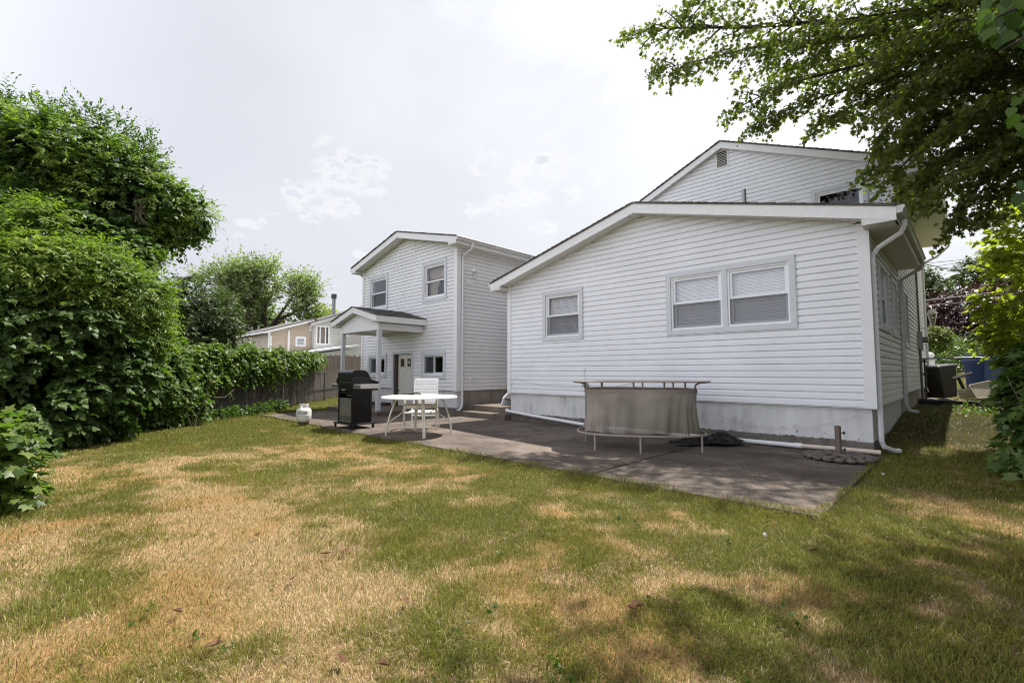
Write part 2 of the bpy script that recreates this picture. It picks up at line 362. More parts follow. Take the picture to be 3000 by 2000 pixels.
# ------------------------------------------------------------------ siding, windows, roofs
COURSE = 0.1085
def siding(name, parent, fr, lim, z0, z1, mat, holes=(), zb=0.69, course=COURSE, d0=0.0, seams=True):
    """Dutch-lap courses as real geometry. lim(z)->(u0,u1); holes: (u0,u1,z0,z1)"""
    prof = [(0.0, 0.029), (0.64, 0.026), (0.94, 0.004), (0.98, 0.0)]
    zs = {}
    k0 = int(math.floor((z0 - zb) / course)) - 1; k1 = int(math.ceil((z1 - zb) / course)) + 1
    lev = []
    for k in range(k0, k1):
        for f, d in prof: lev.append((zb + (k + f) * course, d))
    def depth(z):
        ph = ((z - zb) / course) % 1.0
        for (a, da), (b, db) in zip(prof, prof[1:]):
            if a <= ph <= b: return da + (db - da) * (ph - a) / (b - a)
        return prof[-1][1]
    cuts = [(z, d) for z, d in lev if z0 < z < z1]
    for h in holes:
        for z in (h[2], h[3]):
            if z0 < z < z1: cuts.append((z, depth(z)))
    cuts += [(z0, depth(z0 + 1e-6)), (z1, depth(z1 - 1e-6))]
    cuts.sort(key=lambda c: c[0])
    mb = MB()
    for (za, da), (zc, dc) in zip(cuts, cuts[1:]):
        if zc - za < 1e-6: continue
        zm = (za + zc) / 2
        la, lc = lim(za), lim(zc)
        if la[1] - la[0] < 0.01: continue
        if lc[1] - lc[0] < 0: m_ = (lc[0] + lc[1]) / 2; lc = (m_, m_)
        segs = [(None, None)]
        hs = sorted([h for h in holes if h[2] < zm < h[3]], key=lambda h: h[0])
        edges = []; start = None
        for h in hs: edges.append((start, h[0])); start = h[1]
        edges.append((start, None))
        for a, b in edges:
            ua, uc = (la[0], lc[0]) if a is None else (a, a)
            va, vc = (la[1], lc[1]) if b is None else (b, b)
            mb.quad(fr.pt(ua, d0 + da, za), fr.pt(va, d0 + da, za), fr.pt(vc, d0 + dc, zc), fr.pt(uc, d0 + dc, zc))
    # staggered lap joints where panels overlap
    if seams:
        k = 0
        for q in range(k0, k1):
            zl_, zh_ = zb + q * course, zb + (q + .62) * course
            if zl_ < z0 or zh_ > z1 - .02: continue
            if q % 2 == 0: continue
            a_, b_ = lim(zh_)
            for _ in range(random.choice((0, 1, 1, 2))):
                u = random.uniform(a_ + .2, b_ - .2) if b_ - a_ > .6 else None
                if u is None or any(h[0] - .05 < u < h[1] + .05 and h[2] - .1 < zl_ < h[3] + .1 for h in holes): continue
                P = fr.pt; w = 0.016
                mb.hexa([P(u, d0 + .023, zl_ + .001), P(u + w, d0 + .023, zl_ + .001), P(u + w, d0 + .0285, zl_ + .001), P(u, d0 + .0345, zl_ + .001), P(u, d0 + .021, zh_), P(u + w, d0 + .021, zh_), P(u + w, d0 + .026, zh_), P(u, d0 + .0285, zh_)])
    return mb.build(name, mat, parent)

def sash(fr, par, name, u0, u1, z0, z1, d0, d1, w=0.042, wb=None):
    wb = wb or w
    mb = MB()
    mb.fbox(fr, u0, u0 + w, d0, d1, z0, z1); mb.fbox(fr, u1 - w, u1, d0, d1, z0, z1)
    mb.fbox(fr, u0 + w, u1 - w, d0, d1 - 0.002, z0, z0 + wb); mb.fbox(fr, u0 + w, u1 - w, d0, d1 - 0.002, z1 - w, z1)
    return mb.build(name, 'sash', par)
def pane(fr, par, u0, u1, z0, z1, d, mat='glass'):
    return MB().quad(fr.pt(u0, d, z0), fr.pt(u1, d, z0), fr.pt(u1, d, z1), fr.pt(u0, d, z1)).build('pane', mat, par)
def blind(fr, par, u0, u1, z0, z1, d):
    mb = MB(); z = z0; n = 0
    while z < z1:
        j = random.uniform(-0.0025, 0.0025)
        P = fr.pt; a = 0.0105
        mb.quad(P(u0, d + .007, z - 0.0122 + j), P(u1, d + .007, z - 0.0122 + j), P(u1, d - .005, z + 0.0118 + j), P(u0, d - .005, z + 0.0118 + j))
        z += 0.0245; n += 1
    for u in (u0 + 0.12, (u0 + u1) / 2, u1 - 0.12):
        mb.fbox(fr, u - 0.002, u + 0.002, d + 0.012, d + 0.014, z0, z1)
    mb.fbox(fr, u0, u1, d - 0.012, d + 0.014, z0 - 0.025, z0 - 0.012)
    return mb.build('blind', 'blind', par)
def hung_unit(fr, win, u0, u1, z0, z1, bl=True, screen=True, glass='glass', frame=True):
    """one double-hung unit inside u0..u1, z0..z1 (frame outer)"""
    f = 0.032
    fm = MB()
    fm.fbox(fr, u0, u0 + f, -0.10, 0.022, z0, z1); fm.fbox(fr, u1 - f, u1, -0.10, 0.022, z0, z1)
    fm.fbox(fr, u0 + f, u1 - f, -0.10, 0.020, z1 - f, z1); fm.fbox(fr, u0 + f, u1 - f, -0.10, 0.026, z0, z0 + f * 1.1)
    fm.build('frame', 'sash', win)
    a, b, c, d = u0 + f, u1 - f, z0 + f * 1.1, z1 - f
    zm = (c + d) / 2
    sash(fr, win, 'sash', a, b, zm - 0.018, d, -0.030, -0.002)
    sash(fr, win, 'sash', a + .004, b - .004, c, zm + 0.022, -0.062, -0.034, wb=0.05)
    pane(fr, win, a + .04, b - .04, zm + 0.02, d - 0.04, -0.016, glass)
    pane(fr, win, a + .04, b - .04, c + 0.045, zm - 0.015, -0.048, glass)
    if screen:
        MB().quad(fr.pt(a, -0.004, c), fr.pt(b, -0.004, c), fr.pt(b, -0.004, zm - .018), fr.pt(a, -0.004, zm - .018)).build('screen', 'screen', win)
    if bl: blind(fr, win, a + 0.02, b - 0.02, c + 0.05, d - 0.01, -0.085)
def trim_boards(fr, u0, u1, z0, z1, tw, tb=None, mull=None, d=0.050, sill=False):
    tb = tb or tw
    mb = MB()
    mb.fbox(fr, u0, u0 + tw, 0.0, d, z0, z1); mb.fbox(fr, u1 - tw, u1, 0.0, d, z0, z1)
    mb.fbox(fr, u0 + tw, u1 - tw, 0.0, d - .003, z1 - tw, z1)
    if sill: mb.fbox(fr, u0 - .02, u1 + .02, 0.0, d + .02, z0 - 0.002, z0 + tb)
    else: mb.fbox(fr, u0 + tw, u1 - tw, 0.0, d - .003, z0, z0 + tb)
    e = 0.012   # J-channel lip round the casing
    mb.fbox(fr, u0 - e, u0, 0.0, d * .8, z0, z1 + e); mb.fbox(fr, u1, u1 + e, 0.0, d * .8, z0, z1 + e)
    mb.fbox(fr, u0, u1, 0.0, d * .8, z1, z1 + e)
    if mull: mb.fbox(fr, mull[0], mull[1], 0.0, d - .006, z0 + tb, z1 - tw)
    return mb
def hung_window(fr, house, u0, u1, z0, z1, tw=0.085, bl=True, screen=True, glass='glass', label=None, trim='trim_grey', tb=None):
    w = trim_boards(fr, u0, u1, z0, z1, tw, tb).build('window', trim, house, bevel=0.002)
    if label: w['label'] = label
    hung_unit(fr, w, u0 + tw, u1 - tw, z0 + (tb or tw), z1 - tw, bl, screen, glass)
    return w, (u0 + tw * .7, u1 - tw * .7, z0 + (tb or tw) * .7, z1 - tw * .7)
def slider_window(fr, house, u0, u1, z0, z1, tw=0.10, tb=None, label=None):
    tb = tb or tw
    w = trim_boards(fr, u0, u1, z0, z1, tw, tb).build('window', 'trim_grey', house, bevel=0.002)
    if label: w['label'] = label
    f = 0.035; a, b, c, d = u0 + tw, u1 - tw, z0 + tb, z1 - tw
    fm = MB()
    fm.fbox(fr, a, a + f, -.1, .02, c, d); fm.fbox(fr, b - f, b, -.1, .02, c, d)
    fm.fbox(fr, a + f, b - f, -.1, .018, d - f, d); fm.fbox(fr, a + f, b - f, -.1, .026, c, c + f * 1.6)
    fm.build('frame', 'sash', w)
    m = (a + b) / 2
    sash(fr, w, 'sash', a + f, m + .02, c + f * 1.6, d - f, -.03, -.004, .034)
    sash(fr, w, 'sash', m - .02, b - f, c + f * 1.6, d - f, -.06, -.034, .034)
    pane(fr, w, a + f + .03, m - .01, c + f * 1.6 + .03, d - f - .03, -.017, 'glass_dark')
    pane(fr, w, m + .01, b - f - .03, c + f * 1.6 + .03, d - f - .03, -.047, 'glass_dark')
    MB().quad(fr.pt(a + f, -.002, c + f * 1.6), fr.pt(m, -.002, c + f * 1.6), fr.pt(m, -.002, d - f), fr.pt(a + f, -.002, d - f)).build('screen', 'screen', w)
    return w, (u0 + tw * .7, u1 - tw * .7, z0 + tb * .7, z1 - tw * .7)
def room_box(fr, par, u0, u1, z0, z1, dep=0.9):
    """shallow dark recess standing for the unlit room behind a window"""
    mb = MB(); P = fr.pt; a, b = -0.2, -dep
    mb.quad(P(u0, b, z0), P(u1, b, z0), P(u1, b, z1), P(u0, b, z1))
    mb.quad(P(u0, a, z0), P(u0, b, z0), P(u0, b, z1), P(u0, a, z1)); mb.quad(P(u1, a, z0), P(u1, b, z0), P(u1, b, z1), P(u1, a, z1))
    mb.quad(P(u0, a, z0), P(u1, a, z0), P(u1, b, z0), P(u0, b, z0)); mb.quad(P(u0, a, z1), P(u1, a, z1), P(u1, b, z1), P(u0, b, z1))
    return mb.build('interior', 'room', par)

def slope_roof(mb, xe, ze, xa, za, y0, y1, expo=0.14, th=0.03, courses=True):
    """one slope as overlapping shingle courses; e = eave, a = ridge"""
    L = math.hypot(xa - xe, za - ze); n = max(1, int(round(L / expo)))
    ux, uz = (xa - xe) / L, (za - ze) / L
    nx, nz = (-uz, ux) if ux > 0 else (uz, -ux)
    for i in range(n):
        a = i / n * L; b = min(L, (i + 1) / n * L + 0.02)
        lift = 0.016; j0 = random.uniform(-.008, .008)
        p = [(xe + ux * a, ze + uz * a), (xe + ux * a + nx * lift, ze + uz * a + nz * lift), (xe + ux * b + nx * .004, ze + uz * b + nz * .004), (xe + ux * b, ze + uz * b)]
        # tabs along the course
        y = y0 - 0.02 + j0
        first = True
        while y < y1:
            w = random.uniform(0.18, 0.34) if expo > 0.1 else (y1 - y0)
            ye = min(y + w, y1)
            if y1 - ye < .05: ye = y1
            t = random.uniform(-.003, .005)
            vs = [(p[0][0], y, p[0][1]), (p[1][0] + nx * t, y, p[1][1] + nz * t), (p[2][0], y, p[2][1]), (p[3][0], y, p[3][1])]
            mb.prism(vs, (0, ye - y - .003, 0)); y = ye
    # deck
    d = 0.02
    q = [(xe, y0, ze - .001), (xa, y0, za - .001), (xa - nx * 0, y0, za - d), (xe, y0, ze - d)]
    mb.prism(q, (0, y1 - y0, 0))
def rake_z(xa, za, sl, x): return za - sl * abs(x - xa)
def gable_roof(house, xl, xr, xa, za, sl, y0, y1, wy, wl, wr, fh=0.2, gutter_r=True, gutter_l=True, tabs=True, box_end=True, soffit=True, fade=None):
    """gable facing -Y. sl slope; fascia height fh; wy wall plane; wl/wr wall sides"""
    zl, zr = rake_z(xa, za, sl, xl), rake_z(xa, za, sl, xr)
    mb = MB()
    slope_roof(mb, xl, zl, xa, za, y0 - .02, y1, 0.14 if tabs else 0.14)
    slope_roof(mb, xr, zr, xa, za, y0 - .02, y1)
    mb.build('roof', 'shingle', house)
    fa = MB(); t = 0.022; g = 0.022
    fa.prism([(xl, y0, zl - g), (xa, y0, za - g), (xa, y0, za - g - fh), (xl, y0, zl - g - fh)], (0, t, 0))
    fa.prism([(xa + .002, y0, za - g), (xr, y0, zr - g), (xr, y0, zr - g - fh), (xa + .002, y0, za - g - fh)], (0, t, 0))
    # side fascias
    zs_l, zs_r = zl - g - fh, zr - g - fh
    fa.box(xl, xl + t, y0 + t + .001, y1, zs_l, zl - g); fa.box(xr - t, xr, y0 + t + .001, y1, zs_r, zr - g)
    fa.build('fascia', 'trim', house)
    if soffit:
        so = MB()
        # sloped rake soffit: boards across the overhang
        for (x0, x1) in ((wl + .0, xa - .03), (xa + .03, wr)):
            x = x0
            while x < x1 - 1e-3:
                xe = min(x + 0.098, x1)
                za0, za1 = rake_z(xa, za, sl, x) - g - fh + .018, rake_z(xa, za, sl, xe - .006) - g - fh + .018
                so.hexa([(x, y0 + t + .001, za0), (xe - .006, y0 + t + .001, za1), (xe - .006, wy, za1), (x, wy, za0), (x, y0 + t + .001, za0 + .012), (xe - .006, y0 + t + .001, za1 + .012), (xe - .006, wy, za1 + .012), (x, wy, za0 + .012)])
                x = xe
        # ridge cover strip and frieze mould on the wall
        so.box(xa - .035, xa + .035, y0 + t + .001, wy, za - g - fh - .004, za - g - fh + .012)
        # level side soffits (run back along the eaves)
        for (x0, x1, z) in ((xl + t, wl, zs_l), (wr, xr - t, zs_r)):
            y = y0 + t + .001
            so.box(x0 - .001, x1 + .001, y, y1, z + .004, z + .016)
        # triangular eave returns
        if box_end:
            for (xw, xe, z) in ((wl, xl, zs_l), (wr, xr, zs_r)):
                zt = rake_z(xa, za, sl, xw) - g - fh
                so.prism([(xe, y0 + .004, z), (xw, y0 + .004, z), (xw, y0 + .004, zt)], (0, wy - y0 - .006, 0))
        so.build('soffit', 'soffit', house)
    def gut(x, z, sgn, y0_, y1_):
        q = MB()
        prof = [(0, 0), (sgn * .085, 0), (sgn * .095, -.012), (sgn * .095, -.03), (sgn * .07, -.06), (sgn * .07, -.078), (sgn * .06, -.105), (0, -.105)]
        q.prism([(x + sgn * .002 + a, y0_, z + b) for a, b in prof], (0, y1_ - y0_, 0))
        return q
    if gutter_r: gut(xr, zr - g + .01, 1, y0 + .002, y1 - .05).build('gutter', 'gutter_dull', house)
    if gutter_l: gut(xl, zl - g + .01, -1, y0 + .002, y1 - .05).build('gutter', 'gutter_dull', house)
    return zs_l, zs_r
def downspout(house, pts, name='downspout', mat='gutter', w=0.036):
    return MB().tube(pts, w, 6).build(name, mat, house)

# ================================================================== RIGHT-HAND HOUSE (single-storey wing in front, taller block behind)
Y0, XR_, XL_ = 8.589, -1.03, -8.43
house = thing('white_house', 'white sided house with low front wing and taller gabled block behind, right of the patio', 'house', (-4.7, 10.5, 0))
F1 = Fr((0, Y0, 0), (1, 0, 0), (0, -1, 0))
FR1 = Fr((XR_, 0, 0), (0, 1, 0), (1, 0, 0))
AX, AZ, ASL = -4.66, 4.55, 0.262
AXL, AXR = -8.76, -0.64
holes = []
# double window
tw = 0.09
u0, u1, z0, z1 = -4.15, -1.955, 1.90, 3.09
wd = trim_boards(F1, u0, u1, z0, z1, tw, 0.095, (-3.108, -3.018)).build('window', 'trim_grey', house, bevel=0.002)
wd['label'] = 'wide double window with lowered white blinds'
hung_unit(F1, wd, u0 + tw, -3.108, z0 + .095, z1 - tw); hung_unit(F1, wd, -3.018, u1 - tw, z0 + .095, z1 - tw)
holes.append((u0 + .06, u1 - .06, z0 + .06, z1 - .06)); room_box(F1, wd, u0 + .03, u1 - .03, z0 + .03, z1 - .03)
w1, h1 = hung_window(F1, house, -7.28, -6.115, 1.93, 3.10, 0.09, label='single double-hung window with blinds'); holes.append(h1); room_box(F1, w1, -7.25, -6.15, 1.96, 3.07)
def lim1(z):
    top = AZ - 0.20 - z
    h = max(0.0, top / ASL)
    return (max(XL_ + .09, AX - h), min(XR_ - .10, AX + h))
siding('wall', house, F1, lim1, 0.69, 4.32, 'siding', holes)
# right side wall with two narrow windows
rh = []
wr1, h = hung_window(FR1, house, 9.50, 10.62, 1.88, 3.02, 0.10, bl=False, glass='glass_dark'); rh.append(h); room_box(FR1, wr1, 9.55, 10.55, 1.92, 2.98)
wr2, h = hung_window(FR1, house, 11.12, 12.0, 1.86, 3.0, 0.10, bl=False, glass='glass_dark'); rh.append(h); room_box(FR1, wr2, 11.17, 11.95, 1.90, 2.96)
siding('wall', house, FR1, lambda z: (Y0 + .1, 12.46), 0.69, 3.36, 'siding', rh)
# corner boards
cb = MB()
def corner(fa, a0, a1, fb=None, b0=0, b1=0, z0=.67, z1=3.36, par=None):
    m_ = MB(); P = fa.pt
    if fb is None: m_.fbox(fa, a0, a1, 0, .044, z0, z1)
    else:
        d = .044; c_ = fb.pt(b0, d, 0); x1 = c_.x; y0 = fa.pt(0, d, 0).y; y1 = fb.pt(b1, 0, 0).y; xw = fb.pt(0, 0, 0).x; yw = fa.pt(0, 0, 0).y
        m_.prism([(a0, y0, z0), (x1, y0, z0), (x1, y1, z0), (xw, y1, z0), (xw, yw, z0), (a0, yw, z0)], (0, 0, z1 - z0))
    return m_.build('corner_board', 'trim', par, bevel=.003)
corner(F1, XR_ - .105, 0, FR1, Y0, Y0 + .105, .67, 3.405, house); corner(F1, XL_ - .026, XL_ + .095, None, 0, 0, .67, 3.40, house)
# left side + back of the wing
lw = MB(); lw.box(XL_ - .012, XL_, Y0 + .001, 12.5, .69, 3.38); lw.build('wall', 'siding', house)
MB().prism([(XL_ + .03, Y0 + .03, -.2), (XR_ - .03, Y0 + .03, -.2), (XR_ - .03, 12.5, -.2), (XR_ - .25, 12.5, -.2), (XR_ - .25, Y0 + .25, -.2), (XL_ + .25, Y0 + .25, -.2), (XL_ + .25, 12.5, -.2), (XL_ + .03, 12.5, -.2)], (0, 0, .90)).build('foundation', 'found', house)
st = MB(); st.fbox(F1, XL_ + .09, XR_ - .1, 0.0, .012, .672, .69); st.fbox(FR1, Y0 + .1, 12.46, 0, .012, .672, .69); st.build('starter_strip', 'trim', house)
gable_roof(house, AXL, AXR, AX, AZ, ASL, 8.24, 12.48, Y0 - .001, XL_, XR_, fh=0.185)
# frieze strip under the soffit
MB().tube([(XL_ + .1, Y0 - .045, rake_z(AX, AZ, ASL, XL_ + .1) - .2), (AX, Y0 - .045, AZ - .2), (XR_ - .1, Y0 - .045, rake_z(AX, AZ, ASL, XR_ - .1) - .2)], .012, 4).build('frieze', 'trim', house)
# downspouts
zg = rake_z(AX, AZ, ASL, AXR) - .13
downspout(house, [(-.585, 8.62, zg), (-.585, 8.62, zg - .08), (-.63, 8.66, zg - .17), (-.90, 8.70, zg - .33), (-.975, 8.71, zg - .45), (-.975, 8.71, .20), (-.955, 8.74, .12), (-.86, 8.88, .06), (-.80, 8.96, .055)], mat='gutter')
downspout(house, [(-.585, 12.2, zg), (-.62, 12.22, zg - .12), (-.95, 12.36, zg - .3), (-.965, 12.36, .55), (-.93, 12.42, .44), (-.80, 12.55, .40)], mat='gutter_dull')
downspout(house, [(-8.84, 8.75, rake_z(AX, AZ, ASL, AXL) - .13), (-8.84, 8.75, 3.28), (-8.78, 8.75, 3.2), (-8.52, 8.75, 3.1), (-8.47, 8.75, 3.0), (-8.47, 8.75, .3)], mat='gutter')
# vent pipe on the roof
MB().tube([(-3.3, 10.5, 4.1), (-3.3, 10.5, 5.08)], .045, 12).build('vent_pipe', 'galv', house, smooth=True)
# --- taller block behind
YM = 12.5; MX, MZ, MSL = -4.42, 7.20, 0.437
MXL, MXR = -8.60, -0.36
FM = Fr((0, YM, 0), (1, 0, 0), (0, -1, 0))
mh = []
wm, h = hung_window(FM, house, -2.47, -1.42, 4.12, 5.38, 0.09, bl=False, glass='glass_dark', label='upper window half hidden by the wing roof'); mh.append(h); room_box(FM, wm, -2.4, -1.5, 4.2, 5.3)
vx0, vx1, vz0, vz1 = -4.60, -4.265, 6.52, 7.02
def limM(z):
    hh = max(0.0, (MZ - .165 - z) / MSL)
    return (max(-8.3, MX - hh), min(XR_ - .09, MX + hh))
siding('wall', house, FM, limM, 3.2, 7.03, 'siding', mh + [(vx0 + .03, vx1 - .03, vz0 + .03, vz1 - .03)])
corner(FM, XR_ - .1, 0, FR1, YM, YM + .1, 3.2, 5.44, house); MB().box(XR_ - .005, XR_ + .036, 19.9, 20.0, .7, 5.2).build('corner_board', 'trim', house, bevel=.003)
gv = MB()
gv.fbox(FM, vx0, vx0 + .04, 0, .035, vz0, vz1); gv.fbox(FM, vx1 - .04, vx1, 0, .035, vz0, vz1); gv.fbox(FM, vx0 + .04, vx1 - .04, 0, .033, vz0, vz0 + .04); gv.fbox(FM, vx0 + .04, vx1 - .04, 0, .033, vz1 - .04, vz1)
z = vz0 + .05
while z < vz1 - .06:
    P = FM.pt; gv.hexa([P(vx0 + .04, .028, z), P(vx1 - .04, .028, z), P(vx1 - .04, -.02, z + .035), P(vx0 + .04, -.02, z + .035), P(vx0 + .04, .03, z + .006), P(vx1 - .04, .03, z + .006), P(vx1 - .04, -.018, z + .041), P(vx0 + .04, -.018, z + .041)]); z += .043
gv.build('gable_vent', 'soffit', house)
mw = MB(); mw.box(-8.43, -8.42, YM, 20, .6, 5.3); mw.box(-8.42, XR_ - .1, 19.98, 20.0, .3, 5.3); mw.box(-8.42, -8.3, YM - .02, YM + .1, 3.2, 5.2); mw.build('wall', 'siding', house)
FRM = Fr((XR_, 0, 0), (0, 1, 0), (1, 0, 0))
mr = []
wq, h = hung_window(FRM, house, 13.3, 14.3, 1.75, 3.05, 0.09, bl=False, glass='glass_dark'); mr.append(h); room_box(FRM, wq, 13.35, 14.25, 1.8, 3.0)
siding('wall', house, FRM, lambda z: (YM, 19.9), 0.76, 5.24, 'siding', mr, zb=0.76)
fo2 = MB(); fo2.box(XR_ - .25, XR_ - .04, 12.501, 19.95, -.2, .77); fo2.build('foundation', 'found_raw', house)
gable_roof(house, MXL, MXR, MX, MZ, MSL, 12.33, 20.25, YM - .001, -8.43, XR_, fh=0.165)
downspout(house, [(-.31, 20.05, 5.28), (-.33, 20.05, 5.15), (-.62, 20.05, 4.86), (-.93, 20.0, 4.7), (-.97, 20.0, 4.5), (-.97, 20.0, .7), (-.8, 20.05, .58)], mat='gutter')
# link wall closing the gap between the two houses
lk = MB(); lk.box(-10.4, -8.44, 13.2, 13.3, -.1, 4.2); lk.build('link_wall', 'siding', house)

# ================================================================== TWO-STOREY HOUSE
HY, HX, HL = 8.50, -10.42, -15.79
h2 = thing('two_storey_house', 'narrow two-storey white house with small porch over its back door, left of the steps', 'house', (-13.1, 11, 0))
G = Fr((0, HY, 0), (1, 0, 0), (0, -1, 0)); GR = Fr((HX, 0, 0), (0, 1, 0), (1, 0, 0))
BX, BZ, BSL = -13.07, 5.72, 0.247
BL, BR = -16.07, -10.07
hh = []
wa, h = hung_window(G, h2, -15.30, -14.08, 3.335, 4.555, .10, bl=False, screen=True, glass='glass_dark', label='upper window over the porch roof'); hh.append(h); room_box(G, wa, -15.25, -14.13, 3.4, 4.5)
wb, h = hung_window(G, h2, -12.085, -10.875, 3.335, 4.55, .10, bl=False, screen=False, glass='glass_dark', label='upper window with a tied-back beige curtain'); hh.append(h); room_box(G, wb, -12.05, -10.92, 3.4, 4.5)
wc, h = slider_window(G, h2, -15.31, -14.09, 1.01, 1.82, .10); hh.append(h); room_box(G, wc, -15.25, -14.15, 1.06, 1.77)
we, h = slider_window(G, h2, -12.105, -10.895, 1.005, 1.825, .10); hh.append(h); room_box(G, we, -12.05, -10.95, 1.06, 1.77)
# curtain: valance and swept side panel with folds
cu = MB()
def cloth(mb, fr, rows, d, amp=.012, nf=60):
    vs = []; 
    for r_ in rows:
        z, a, b = r_
        for i in range(nf + 1):
            t = i / nf; u = a + (b - a) * t
            vs.append(fr.pt(u, d + amp * math.sin(t * nf * .9) + .006 * math.sin(t * 17 + z * 9), z))
    k = nf + 1
    mb.add(vs, [(j * k + i, j * k + i + 1, (j + 1) * k + i + 1, (j + 1) * k + i) for j in range(len(rows) - 1) for i in range(nf)])
cloth(cu, G, [(4.42, -11.95, -11.0), (4.2, -11.95, -11.0), (4.06, -11.94, -11.01)], -.16)
cloth(cu, G, [(4.08, -11.95, -11.30), (3.95, -11.95, -11.46), (3.75, -11.95, -11.60), (3.62, -11.95, -11.58), (3.45, -11.95, -11.75), (3.40, -11.95, -11.82)], -.20, .01, 36)
cu.build('curtain', 'curtain', wb)
def lim2(z):
    q = max(0.0, (BZ - .22 - z) / BSL)
    return (max(HL + .09, BX - q), min(HX - .10, BX + q))
DX0, DX1, DZ0, DZ1 = -13.734, -12.54, 0.115, 1.875
siding('wall', h2, G, lim2, .68, 5.48, 'siding_two', hh + [(DX0 + .05, DX1 - .05, .6, DZ1 - .06)], zb=.68)
siding('wall', h2, GR, lambda z: (HY + .1, 16.0), .68, 4.82, 'siding_two', [], zb=.68)
w_ = MB(); w_.box(HL, HL + .01, HY + .001, 16, .6, 4.85); w_.box(HL, HX, 15.98, 15.99, 0, 5.4); w_.build('wall', 'siding_two', h2)
corner(G, HX - .10, 0, GR, HY, HY + .10, .66, 4.875, h2); corner(G, HL - .026, HL + .09, None, 0, 0, .66, 4.86, h2)
for (a, b) in ((HL + .03, DX0 + .05), (DX1 - .05, HX - .03)): MB().box(a, b, HY + .03, HY + .25, -.2, .69).build('foundation', 'found', h2)
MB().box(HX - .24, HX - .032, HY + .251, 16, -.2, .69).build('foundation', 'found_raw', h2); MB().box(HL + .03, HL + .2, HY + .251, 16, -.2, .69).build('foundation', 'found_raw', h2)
gable_roof(h2, BL, BR, BX, BZ, BSL, 8.15, 16.2, HY - .001, HL, HX, fh=0.185)
MB().tube([(HL + .1, HY - .045, rake_z(BX, BZ, BSL, HL + .1) - .2), (BX, HY - .03, BZ - .2), (HX - .1, HY - .045, rake_z(BX, BZ, BSL, HX - .1) - .2)], .012, 4).build('frieze', 'trim', h2)
zq = rake_z(BX, BZ, BSL, BR) - .13
downspout(h2, [(-10.02, 8.72, zq), (-10.02, 8.72, zq - .08), (-10.06, 8.70, zq - .17), (-10.30, 8.66, zq - .28), (-10.365, 8.66, zq - .4), (-10.365, 8.66, .28), (-10.36, 8.60, .17), (-10.33, 8.45, .11)], mat='gutter')
downspout(h2, [(-16.1, 8.5, 4.85), (-16.0, 8.55, 4.72), (-15.83, 8.6, 4.6), (-15.83, 8.6, .3)], mat='gutter_dull')
# door
dr = MB()
dr.fbox(G, -13.50, -12.61, -.10, -.055, DZ0, 1.775)
def raised(u0, u1, z0, z1):
    dr.fbox(G, u0, u1, -.055, -.050, z0, z1); dr.fbox(G, u0 + .02, u1 - .02, -.050, -.043, z0 + .02, z1 - .02)
raised(-13.40, -13.10, .85, 1.22); raised(-13.01, -12.71, .85, 1.22); raised(-13.40, -13.10, .25, .70); raised(-13.01, -12.71, .25, .70)
door = dr.build('door', 'door', h2, bevel=.003)
door['label'] = 'off-white panelled door with two small panes'
for a in (-13.36, -12.97):
    t = MB(); t.fbox(G, a, a + .03, -.055, -.038, 1.36, 1.66); t.fbox(G, a + .22, a + .25, -.055, -.038, 1.36, 1.66); t.fbox(G, a + .03, a + .22, -.055, -.040, 1.36, 1.39); t.fbox(G, a + .03, a + .22, -.055, -.040, 1.63, 1.66)
    t.build('pane_frame', 'yellowed', door)
    MB().quad(G.pt(a + .03, -.050, 1.39), G.pt(a + .22, -.050, 1.39), G.pt(a + .22, -.050, 1.63), G.pt(a + .03, -.050, 1.63)).build('pane', 'black_paint', door)
MB().lathe([(0, -.02), (.05, -.02), (.055, 0), (.05, .02), (0, .02)], (0, 0, 0), 14).build('tmp', 'paper')  # replaced below
bpy.data.objects.remove(bpy.data.objects['tmp'])
st_ = MB(); st_.fbox(G, -13.045, -12.985, -.055, -.049, .98, 1.16); st_.build('notice', 'paper', door); st_ = MB(); st_.fbox(G, -12.90, -12.83, -.0485, -.046, 1.47, 1.56); st_.build('sticker', 'paper', door)
MB().blob(tuple(G.pt(-13.44, -.02, .62)), (.03, .03, .03), 1, 0).build('knob', 'dark_metal', door, smooth=True)
tr = MB()
tr.fbox(G, DX0, DX0 + .09, 0, .05, DZ0, DZ1); tr.fbox(G, DX1 - .09, DX1, 0, .05, DZ0, DZ1); tr.fbox(G, DX0 + .09, DX1 - .09, 0, .048, DZ1 - .09, DZ1)
tr.build('door_casing', 'trim_grey', h2, bevel=.002)
jm = MB(); jm.fbox(G, DX0 + .05, -13.505, -.2, .0, DZ0, DZ1 - .05); jm.fbox(G, -12.605, DX1 - .05, -.2, .0, DZ0, DZ1 - .05); jm.fbox(G, -13.505, -12.605, -.2, .0, 1.78, DZ1 - .05); jm.build('door_jamb', 'wood_grey', h2)
room_box(G, door, -13.6, -12.5, .05, 1.85)
